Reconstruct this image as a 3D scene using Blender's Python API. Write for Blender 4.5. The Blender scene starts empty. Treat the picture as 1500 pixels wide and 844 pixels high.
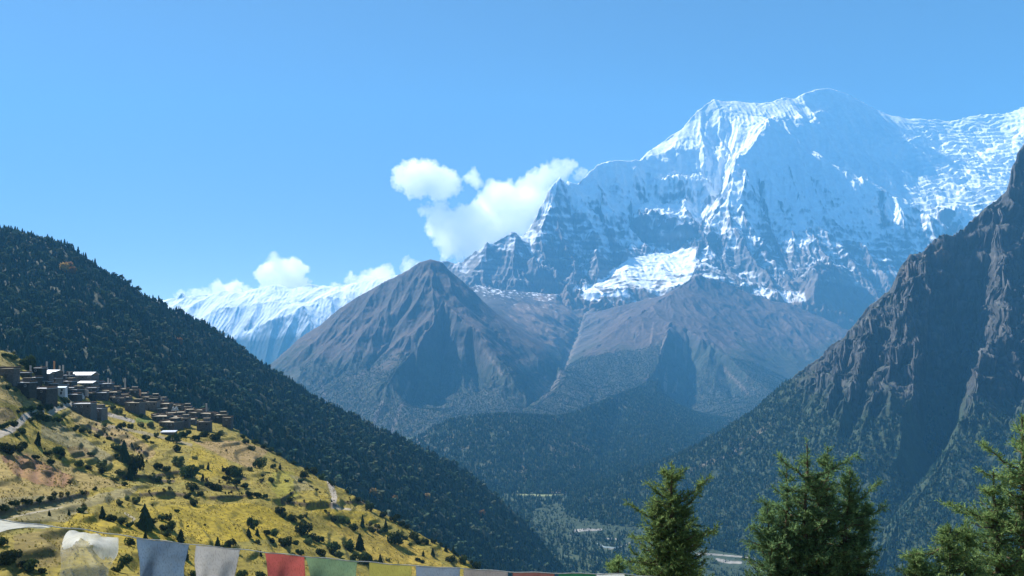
import bpy, bmesh, math, random
import numpy as np
from mathutils import Vector, Matrix

# ------------------------------------------------------------------ camera, sky, sun, exposure
S = bpy.context.scene
F = 1087.0            # focal length in photo pixels (photo 1500 x 844)
CX, HZ = 750.0, 505.0  # principal column, horizon row
CAMZ = 600.0          # the camera stands 600 m above datum
cam_d = bpy.data.cameras.new("camera")
cam = bpy.data.objects.new("camera", cam_d)
S.collection.objects.link(cam)
cam.location = (0, 0, CAMZ)
cam.rotation_euler = (math.radians(90), 0, 0)
cam_d.sensor_fit = 'HORIZONTAL'
cam_d.sensor_width = 36.0
cam_d.lens = 36.0 * F / 1500.0
cam_d.shift_y = (HZ - 422.0) / 1500.0
cam_d.clip_start = 0.1
cam_d.clip_end = 90000
S.camera = cam

SUN_AZ, SUN_EL = math.radians(-52), math.radians(46)   # azimuth from +Y towards +X
wd = bpy.data.worlds.new("World"); S.world = wd
wd.use_nodes = True
wn = wd.node_tree; wn.nodes.clear()
sky = wn.nodes.new("ShaderNodeTexSky"); sky.sky_type = 'NISHITA'
sky.sun_disc = False
sky.sun_elevation = SUN_EL; sky.sun_rotation = SUN_AZ
sky.altitude = 3500; sky.air_density = 1.0; sky.dust_density = 0.3; sky.ozone_density = 2.2
bg = wn.nodes.new("ShaderNodeBackground"); bg.inputs[1].default_value = 0.05
wo = wn.nodes.new("ShaderNodeOutputWorld")
wn.links.new(sky.outputs[0], bg.inputs[0]); wn.links.new(bg.outputs[0], wo.inputs[0])

sd = bpy.data.lights.new("sun", 'SUN'); sd.energy = 5.0; sd.angle = math.radians(0.5); sd.color = (1.0, 0.955, 0.89)
sun = bpy.data.objects.new("sun", sd); S.collection.objects.link(sun)
sdir = Vector((math.sin(SUN_AZ) * math.cos(SUN_EL), math.cos(SUN_AZ) * math.cos(SUN_EL), math.sin(SUN_EL)))
sun.rotation_euler = (-sdir).to_track_quat('-Z', 'Y').to_euler()
sun.location = (0, 0, 9000)

S.view_settings.view_transform = 'Standard'
S.view_settings.look = 'None'
S.view_settings.exposure = 1.48
S.view_settings.gamma = 1.0
S.view_settings.use_curve_mapping = False
S.render.engine = 'CYCLES'
S.cycles.use_denoising = True
S.cycles.max_bounces = 12
S.cycles.diffuse_bounces = 2
S.cycles.volume_bounces = 10
S.cycles.transparent_max_bounces = 12
S.cycles.transmission_bounces = 3
HAZE_DENS = 0.66e-4
HAZE_COL = (0.14, 0.48, 0.86)

rng = np.random.default_rng(11)
random.seed(5)

# ------------------------------------------------------------------ small helpers
def link(o, parent=None):
    S.collection.objects.link(o)
    if parent is not None: o.parent = parent
    return o
def tag(o, label=None, cat=None, group=None, kind=None):
    if label: o["label"] = label
    if cat: o["category"] = cat
    if group: o["group"] = group
    if kind: o["kind"] = kind
    return o
def np_mesh(name, V, faces_flat, loop_starts, mats, smooth=True, col=None, mat_idx=None):
    me = bpy.data.meshes.new(name)
    V = np.asarray(V, dtype=np.float32)
    me.vertices.add(len(V)); me.vertices.foreach_set("co", V.ravel())
    ff = np.asarray(faces_flat, dtype=np.int32)
    me.loops.add(len(ff)); me.loops.foreach_set("vertex_index", ff)
    ls = np.asarray(loop_starts, dtype=np.int32)
    me.polygons.add(len(ls)); me.polygons.foreach_set("loop_start", ls)
    if smooth: me.polygons.foreach_set("use_smooth", np.ones(len(ls), dtype=bool))
    else: me.polygons.foreach_set("use_smooth", np.zeros(len(ls), dtype=bool))
    for m in mats: me.materials.append(m)
    if mat_idx is not None: me.polygons.foreach_set("material_index", np.asarray(mat_idx, dtype=np.int32))
    if col is not None:
        a = me.attributes.new("col", 'FLOAT_COLOR', 'POINT')
        c4 = np.ones((len(V), 4), dtype=np.float32); c4[:, :3] = col
        a.data.foreach_set("color", c4.ravel())
    me.update(calc_edges=True)
    return me
def mesh_pyd(name, verts, faces, mats, smooth=False, col=None, mat_idx=None):
    flat, st, k = [], [], 0
    for f in faces:
        st.append(k); flat.extend(f); k += len(f)
    return np_mesh(name, verts, flat, st, mats, smooth, col, mat_idx)
def obj(name, me, parent=None):
    return link(bpy.data.objects.new(name, me), parent)

# ------------------------------------------------------------------ noise (numpy)
def _h(ix, iy, seed):
    n = (ix.astype(np.int64) * 374761393 + iy.astype(np.int64) * 668265263 + seed * 1442695041) & 0xFFFFFFFF
    n = ((n ^ (n >> 13)) * 1274126177) & 0xFFFFFFFF
    n = ((n ^ (n >> 16)) * 2246822519) & 0xFFFFFFFF
    return (n ^ (n >> 15)) & 0xFFFFFFFF
def hashf(ix, iy, seed): return _h(ix, iy, seed) / 4294967296.0
def perlin(x, y, seed=0):
    x = np.asarray(x, dtype=np.float64); y = np.asarray(y, dtype=np.float64)
    x, y = np.broadcast_arrays(x, y)
    xi = np.floor(x); yi = np.floor(y); fx = x - xi; fy = y - yi
    xi = xi.astype(np.int64); yi = yi.astype(np.int64)
    u = fx * fx * fx * (fx * (fx * 6 - 15) + 10); v = fy * fy * fy * (fy * (fy * 6 - 15) + 10)
    def g(dx, dy):
        a = hashf(xi + dx, yi + dy, seed) * 2 * np.pi
        return np.cos(a) * (fx - dx) + np.sin(a) * (fy - dy)
    a = g(0, 0); b = g(1, 0); c = g(0, 1); d = g(1, 1)
    return 1.5 * ((a * (1 - u) + b * u) * (1 - v) + (c * (1 - u) + d * u) * v)
def fbm(x, y, octv=5, seed=0, gain=0.5):
    s = 0; a = 1.0; t = 0
    for i in range(octv):
        s = s + a * perlin(x, y, seed + i * 17); t += a; a *= gain
        x = x * 2.03 + 13.7; y = y * 2.03 - 7.1
    return s / t
def ridged(x, y, octv=5, seed=0, gain=0.5):
    s = 0; a = 1.0; t = 0; w = 1.0
    for i in range(octv):
        n = 1 - np.abs(perlin(x, y, seed + i * 31)); n = n * n * w
        w = np.clip(n * 1.6, 0, 1)
        s = s + a * n; t += a; a *= gain
        x = x * 2.07 + 3.3; y = y * 2.07 + 9.2
    return s / t
def gully(x, y, sx, sy, cell, seed):
    """stripes that run along the fall line; (sx, sy) = unit vector across the slope"""
    px = x / cell; py = y / cell
    xi = np.floor(px).astype(np.int64); yi = np.floor(py).astype(np.int64)
    num = 0; den = 1e-9
    for i in (-1, 0, 1, 2):
        for j in (-1, 0, 1, 2):
            cx = xi + i; cy = yi + j
            hx = hashf(cx, cy, seed) * 0.9; hy = hashf(cx, cy, seed + 5) * 0.9
            dx = px - cx - hx + 0.45; dy = py - cy - hy + 0.45
            w = np.exp(-2.0 * (dx * dx + dy * dy))
            num = num + w * np.cos(2 * np.pi * (dx * sx + dy * sy) * 1.0)
            den = den + w
    return num / den
def sstep(a, b, x):
    t = np.clip((x - a) / (b - a), 0, 1); return t * t * (3 - 2 * t)
def lerp(a, b, t): return a + (b - a) * t
def mixc(c, col, m): return c + (np.asarray(col) - c) * m[..., None]
def in_poly(px, py, poly):
    inside = np.zeros(px.shape, dtype=bool); n = len(poly)
    for i in range(n):
        x1, y1 = poly[i]; x2, y2 = poly[(i + 1) % n]
        if y1 == y2: continue
        c = ((y1 > py) != (y2 > py)) & (px < (x2 - x1) * (py - y1) / (y2 - y1) + x1)
        inside ^= c
    return inside
def poly_dist(px, py, line):
    d = np.full(px.shape, 1e9)
    for (x1, y1), (x2, y2) in zip(line[:-1], line[1:]):
        vx, vy = x2 - x1, y2 - y1; L = vx * vx + vy * vy
        t = np.clip(((px - x1) * vx + (py - y1) * vy) / L, 0, 1)
        d = np.minimum(d, np.hypot(px - x1 - t * vx, py - y1 - t * vy))
    return d

# ------------------------------------------------------------------ terrain: surveyed ridge and gully lines, relaxed, then eroded
def P(px, py, Y):  # bearing column, height row, distance -> world point
    return ((px - CX) / F * Y, Y, CAMZ + (HZ - py) / F * Y)
class Terrain:
    def __init__(s, px0, px1, nx, y0, y1, ny, logy=False):
        s.px = np.linspace(px0, px1, nx)
        s.Y = np.geomspace(y0, y1, ny) if logy else np.linspace(y0, y1, ny)
        s.nx, s.ny, s.logy = nx, ny, logy
        s.PX, s.YY = np.meshgrid(s.px, s.Y, indexing='ij')
        s.X = (s.PX - CX) / F * s.YY
    def v_of(s, Y):
        if s.logy: return np.log(Y / s.Y[0]) / np.log(s.Y[-1] / s.Y[0])
        return (Y - s.Y[0]) / (s.Y[-1] - s.Y[0])
    def solve(s, lines, jit_px=2.0, jit_py=1.2, jit_y=0.006, iters=140, seed=1):
        us, vs, zs, = [], [], []
        for k, ln in enumerate(lines):
            rows = []
            lastY = None
            for p in ln:
                if len(p) == 3: lastY = p[2]
                rows.append([p[0], p[1], lastY if len(p) < 3 else p[2]])
            # fill depths left out: linear between the given ones
            idx = [i for i, p in enumerate(ln) if len(p) == 3]
            ys = np.interp(np.arange(len(ln)), idx, [ln[i][2] for i in idx])
            a = np.array([[p[0], p[1]] for p in ln], dtype=float)
            seg = np.concatenate([[0], np.cumsum(np.maximum(np.hypot(*np.diff(a, axis=0).T), np.abs(np.diff(ys)) / (s.Y[-1] - s.Y[0]) * s.ny))]) if len(ln) > 1 else np.array([0.])
            n = max(2, int(seg[-1] * 2.5)) if len(ln) > 1 else 1
            t = np.linspace(0, seg[-1], n)
            x = np.interp(t, seg, a[:, 0]); y = np.interp(t, seg, a[:, 1]); d = np.interp(t, seg, ys) * 1000.0
            x = x + jit_px * fbm(t / 22.0, t * 0 + k * 7.7, 3, seed + 3)
            y = y + jit_py * fbm(t / 9.0, t * 0 + k * 3.1, 4, seed + 9)
            d = d * (1 + jit_y * fbm(t / 30.0, t * 0 + k * 5.3, 3, seed + 5))
            us.append((x - s.px[0]) / (s.px[-1] - s.px[0])); vs.append(s.v_of(d)); zs.append((HZ - y) / F * d)
        u = np.concatenate(us); v = np.concatenate(vs); z = np.concatenate(zs)
        ok = (u >= 0) & (u <= 1) & (v >= 0) & (v <= 1); u, v, z = u[ok], v[ok], z[ok]
        sizes = [(s.nx, s.ny)]
        while min(sizes[-1]) > 24: sizes.append(((sizes[-1][0] + 1) // 2, (sizes[-1][1] + 1) // 2))
        Z = None
        for (nx, ny) in reversed(sizes):
            i = np.rint(u * (nx - 1)).astype(int); j = np.rint(v * (ny - 1)).astype(int)
            sm = np.zeros((nx, ny)); ct = np.zeros((nx, ny))
            np.add.at(sm, (i, j), z); np.add.at(ct, (i, j), 1)
            m = ct > 0; val = sm / np.maximum(ct, 1)
            if Z is None:
                Z = np.full((nx, ny), z.mean()); it = 900
            else:
                ii = np.linspace(0, Z.shape[0] - 1, nx); jj = np.linspace(0, Z.shape[1] - 1, ny)
                i0 = np.minimum(ii.astype(int), Z.shape[0] - 2); fi = (ii - i0)[:, None]
                Zr = Z[i0] * (1 - fi) + Z[i0 + 1] * fi
                j0 = np.minimum(jj.astype(int), Z.shape[1] - 2); fj = (jj - j0)[None]
                Z = Zr[:, j0] * (1 - fj) + Zr[:, j0 + 1] * fj
                it = iters if nx * ny > 60000 else 400
            Z[m] = val[m]
            for _ in range(it):
                Pd = np.pad(Z, 1, mode='edge')
                Z = 0.25 * (Pd[:-2, 1:-1] + Pd[2:, 1:-1] + Pd[1:-1, :-2] + Pd[1:-1, 2:])
                Z[m] = val[m]
        for _ in range(2):   # take the razor edge off
            Pd = np.pad(Z, 1, mode='edge')
            Z = 0.5 * Z + 0.125 * (Pd[:-2, 1:-1] + Pd[2:, 1:-1] + Pd[1:-1, :-2] + Pd[1:-1, 2:])
        s.Z = Z
    def grad(s, Z=None):
        Z = s.Z if Z is None else Z
        zp = np.gradient(Z, s.px, axis=0); zy = np.gradient(Z, s.Y, axis=1)
        gx = zp / (s.YY / F); gy = zy - gx * (s.PX - CX) / F
        return gx, gy
    def smooth(s, A, n):
        for _ in range(n):
            Pd = np.pad(A, 1, mode='edge')
            A = 0.2 * (A + Pd[:-2, 1:-1] + Pd[2:, 1:-1] + Pd[1:-1, :-2] + Pd[1:-1, 2:])
        return A
    def erode(s, cells, amps, seed=0, mask=1.0, warp=0.25):
        """cut fall-line gullies into the surface, coarse to fine; each octave follows the slopes left by the last"""
        for k, (c, a) in enumerate(zip(cells, amps)):
            gx, gy = s.grad(s.smooth(s.Z, 3))
            g = np.hypot(gx, gy) + 1e-6
            wx = s.X + warp * c * fbm(s.X / c / 1.7, s.YY / c / 1.7, 2, seed + 50 + k)
            wy = s.YY + warp * c * fbm(s.X / c / 1.7 + 40, s.YY / c / 1.7, 2, seed + 70 + k)
            n = gully(wx, wy, -gy / g, gx / g, c, seed + k * 3)
            n = 1 - np.abs(n) * 2 if k % 2 == 0 else n * 0.8
            s.Z = s.Z + a * n * np.clip(g * 1.4, 0.05, 1.2) * mask
    def py(s): return HZ - s.Z / s.YY * F
    def hit(s, px, py):
        i = np.clip(np.searchsorted(s.px, px), 0, s.nx - 1)
        prof = HZ - s.Z[i] / s.Y * F
        w = np.nonzero(prof <= py)[0]
        if len(w) == 0: j = int(np.argmin(prof)); return s.Y[j], s.Z[i, j]
        j = w[0]
        if j == 0: return s.Y[0], s.Z[i, 0]
        t = (prof[j - 1] - py) / max(prof[j - 1] - prof[j], 1e-6)
        return lerp(s.Y[j - 1], s.Y[j], t), lerp(s.Z[i, j - 1], s.Z[i, j], t)
    def zat(s, px, Y):
        fi = np.clip((np.asarray(px) - s.px[0]) / (s.px[-1] - s.px[0]) * (s.nx - 1), 0, s.nx - 1.001)
        fj = np.clip(s.v_of(np.asarray(Y)) * (s.ny - 1), 0, s.ny - 1.001)
        i = fi.astype(int); j = fj.astype(int); a = fi - i; b = fj - j
        Z = s.Z
        return (Z[i, j] * (1 - a) + Z[i + 1, j] * a) * (1 - b) + (Z[i, j + 1] * (1 - a) + Z[i + 1, j + 1] * a) * b
    def sample(s, A, px, Y):
        i = np.clip(np.rint((px - s.px[0]) / (s.px[-1] - s.px[0]) * (s.nx - 1)).astype(int), 0, s.nx - 1)
        j = np.clip(np.rint(s.v_of(Y) * (s.ny - 1)).astype(int), 0, s.ny - 1)
        return A[i, j]
    def build(s, name, mat, col, crag=None):
        V = np.stack([s.X, s.YY + (0 if crag is None else crag), s.Z + CAMZ], -1).reshape(-1, 3)
        idx = np.arange(s.nx * s.ny).reshape(s.nx, s.ny)
        q = np.stack([idx[:-1, :-1], idx[1:, :-1], idx[1:, 1:], idx[:-1, 1:]], -1).reshape(-1)
        me = np_mesh(name, V, q, np.arange(0, len(q), 4), [mat], True, col.reshape(-1, 3))
        return obj(name, me)
    def scatter(s, dens, spacing_jit=1.0, seed=3):
        """random points over the surface; dens = trees per square metre of plan"""
        r = np.random.default_rng(seed)
        dpx = s.px[1] - s.px[0]; dY = np.gradient(s.Y)[None]
        area = (dpx * s.YY / F) * dY
        n = r.poisson(np.clip(area * dens, 0, 50))
        ii, jj = np.nonzero(n); c = n[ii, jj]
        ii = np.repeat(ii, c); jj = np.repeat(jj, c)
        px = s.px[ii] + (r.random(len(ii)) - 0.5) * dpx
        Y = s.Y[jj] + (r.random(len(jj)) - 0.5) * dY[0][jj]
        k = (px > s.px[0]) & (px < s.px[-1]) & (Y > s.Y[0]) & (Y < s.Y[-1]); px, Y = px[k], Y[k]
        return px, Y, s.zat(px, Y)

# ------------------------------------------------------------------ materials
def new_mat(name):
    m = bpy.data.materials.new(name); m.use_nodes = True
    nt = m.node_tree; nt.nodes.clear()
    o = nt.nodes.new("ShaderNodeOutputMaterial")
    return m, nt, o
def nd(nt, typ, **kw):
    n = nt.nodes.new(typ)
    for k, v in kw.items(): setattr(n, k, v)
    return n
def noise_fac(nt, scale, detail=4, rough=0.55, lo=0.7, hi=1.3, coord='Object'):
    tc = nd(nt, "ShaderNodeTexCoord")
    n = nd(nt, "ShaderNodeTexNoise"); n.inputs["Scale"].default_value = scale
    n.inputs["Detail"].default_value = detail; n.inputs["Roughness"].default_value = rough
    nt.links.new(tc.outputs[coord], n.inputs["Vector"])
    mr = nd(nt, "ShaderNodeMapRange"); mr.inputs[1].default_value = 0.25; mr.inputs[2].default_value = 0.75
    mr.inputs[3].default_value = lo; mr.inputs[4].default_value = hi
    nt.links.new(n.outputs[0], mr.inputs[0])
    return mr.outputs[0], n.outputs[0]
def mul_col(nt, col_out, fac_out):
    m = nd(nt, "ShaderNodeVectorMath", operation='SCALE')
    nt.links.new(col_out, m.inputs[0]); nt.links.new(fac_out, m.inputs["Scale"])
    return m.outputs[0]
def terrain_mat(name, scale, lo=0.75, hi=1.25, bump=0.4, bdist=6.0, rough=0.9, spec=0.15):
    m, nt, o = new_mat(name)
    b = nd(nt, "ShaderNodeBsdfPrincipled"); b.inputs["Roughness"].default_value = rough
    b.inputs["Specular IOR Level"].default_value = spec
    at = nd(nt, "ShaderNodeAttribute"); at.attribute_name = "col"
    f, raw = noise_fac(nt, scale, 6, 0.65, lo, hi)
    nt.links.new(mul_col(nt, at.outputs["Color"], f), b.inputs["Base Color"])
    bp = nd(nt, "ShaderNodeBump"); bp.inputs["Strength"].default_value = bump; bp.inputs["Distance"].default_value = bdist
    nt.links.new(raw, bp.inputs["Height"]); nt.links.new(bp.outputs[0], b.inputs["Normal"])
    nt.links.new(b.outputs[0], o.inputs[0])
    return m
def plain_mat(name, col, scale=3.0, lo=0.75, hi=1.25, rough=0.8, spec=0.2, bump=0.0, metallic=0.0, vary=0.0):
    m, nt, o = new_mat(name)
    b = nd(nt, "ShaderNodeBsdfPrincipled"); b.inputs["Roughness"].default_value = rough
    b.inputs["Specular IOR Level"].default_value = spec; b.inputs["Metallic"].default_value = metallic
    rgb = nd(nt, "ShaderNodeRGB"); rgb.outputs[0].default_value = (*col, 1)
    f, raw = noise_fac(nt, scale, 5, 0.6, lo, hi)
    c = mul_col(nt, rgb.outputs[0], f)
    if vary:
        oi = nd(nt, "ShaderNodeObjectInfo"); mr = nd(nt, "ShaderNodeMapRange"); mr.inputs[3].default_value = 1 - vary; mr.inputs[4].default_value = 1 + 1.3 * vary
        nt.links.new(oi.outputs["Random"], mr.inputs[0]); c = mul_col(nt, c, mr.outputs[0])
    nt.links.new(c, b.inputs["Base Color"])
    if bump:
        bp = nd(nt, "ShaderNodeBump"); bp.inputs["Strength"].default_value = bump; bp.inputs["Distance"].default_value = 0.05
        nt.links.new(raw, bp.inputs["Height"]); nt.links.new(bp.outputs[0], b.inputs["Normal"])
    nt.links.new(b.outputs[0], o.inputs[0])
    return m
def leaf_mat(name, scale=0.5, trans=0.25, lo=0.7, hi=1.3, obj_random=False, base=None):
    """diffuse leaf with some light through it; colour from the 'col' attribute (or base), varied per object"""
    m, nt, o = new_mat(name)
    if base is None:
        at = nd(nt, "ShaderNodeAttribute"); at.attribute_name = "col"; c = at.outputs["Color"]
    else:
        rgb = nd(nt, "ShaderNodeRGB"); rgb.outputs[0].default_value = (*base, 1); c = rgb.outputs[0]
    f, raw = noise_fac(nt, scale, 3, 0.6, lo, hi)
    c = mul_col(nt, c, f)
    if obj_random:
        oi = nd(nt, "ShaderNodeObjectInfo")
        hs = nd(nt, "ShaderNodeHueSaturation")
        mr = nd(nt, "ShaderNodeMapRange"); mr.inputs[3].default_value = 0.65; mr.inputs[4].default_value = 1.5
        mr2 = nd(nt, "ShaderNodeMapRange"); mr2.inputs[3].default_value = 0.475; mr2.inputs[4].default_value = 0.52
        nt.links.new(oi.outputs["Random"], mr.inputs[0]); nt.links.new(oi.outputs["Random"], mr2.inputs[0])
        nt.links.new(mr.outputs[0], hs.inputs["Value"]); nt.links.new(mr2.outputs[0], hs.inputs["Hue"])
        nt.links.new(c, hs.inputs["Color"]); c = hs.outputs[0]
    d = nd(nt, "ShaderNodeBsdfDiffuse"); t = nd(nt, "ShaderNodeBsdfTranslucent"); mx = nd(nt, "ShaderNodeMixShader")
    mx.inputs[0].default_value = trans
    nt.links.new(c, d.inputs[0]); nt.links.new(c, t.inputs[0])
    nt.links.new(d.outputs[0], mx.inputs[1]); nt.links.new(t.outputs[0], mx.inputs[2]); nt.links.new(mx.outputs[0], o.inputs[0])
    return m

M_snowmtn = terrain_mat("snow_and_rock", 0.012, 0.86, 1.12, 0.5, 25.0, 0.8)
M_brown = terrain_mat("brown_alpine_slope", 0.02, 0.7, 1.3, 0.6, 18.0)
M_cliff = terrain_mat("cliff_rock", 0.03, 0.6, 1.4, 0.8, 12.0)
M_forestfloor = terrain_mat("forest_floor", 0.05, 0.7, 1.3, 0.5, 3.0)
M_field = terrain_mat("dry_grass_terraces", 0.5, 0.55, 1.42, 0.7, 0.6)
M_conifer = leaf_mat("conifer_needles", 0.35, 0.18, 0.7, 1.3)

# ================================================================== FAR SNOW RANGE (left background)
T = Terrain(150, 680, 560, 11000, 13800, 220)
T.solve([
    [(120, 440, 12.68), (190, 428), (205, 433), (240, 440), (262, 437), (267, 428), (273, 436), (300, 432), (335, 427), (360, 428), (400, 418, 12.83), (430, 424),
     (455, 417), (500, 421), (540, 412), (580, 405, 12.83), (640, 395), (700, 390)],
    [(120, 500, 13.71), (400, 500, 13.71), (700, 480, 13.71)],
    [(330, 450, 12.23), (360, 448), (400, 444), (440, 445), (480, 435, 12.31), (520, 440), (560, 430), (620, 425)],
    [(180, 470, 11.94), (260, 470, 11.94), (310, 480, 11.86), (330, 488, 11.79)],
    [(300, 520, 11.49), (330, 489, 11.79), (362, 486), (395, 472, 11.79), (420, 462), (442, 449, 12.01)],
    [(442, 449, 12.01), (455, 470, 11.79), (470, 500, 11.49), (480, 540, 11.20)],
    [(490, 465, 11.94), (520, 480, 11.64), (560, 500, 11.42)],
    [(150, 560, 11.05), (300, 560, 11.05), (400, 560, 11.05), (500, 560, 11.05), (680, 560, 11.05)],
], 2, 0.9, 0.004, seed=3)
T.erode([600, 300, 140, 70], [24, 12, 6, 3], seed=4)
T.Z += 40 * (ridged(T.X / 600, T.YY / 600, 5, 8) - 0.5) * sstep(0, 500, T.Z)
gx, gy = T.grad(); sl = np.hypot(gx, gy); py = T.py()
n1 = fbm(T.X / 300, T.YY / 300, 5, 21)
snow = sstep(0.0, 0.12, (T.Z - 60) / 900 + n1 * 0.16) * (1 - 0.75 * sstep(0.95, 1.5, sl + n1 * 0.35))
col = np.zeros(T.X.shape + (3,)); col[:] = (0.05, 0.06, 0.05)
col = mixc(col, (0.10, 0.095, 0.095), sstep(150, 450, T.Z + n1 * 150))
col = mixc(col, (0.86, 0.88, 0.9), snow)
tag(T.build("snow_range", M_snowmtn, col), "distant white snow range with low blue foothill, far left background", "mountain range", kind="structure")

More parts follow.
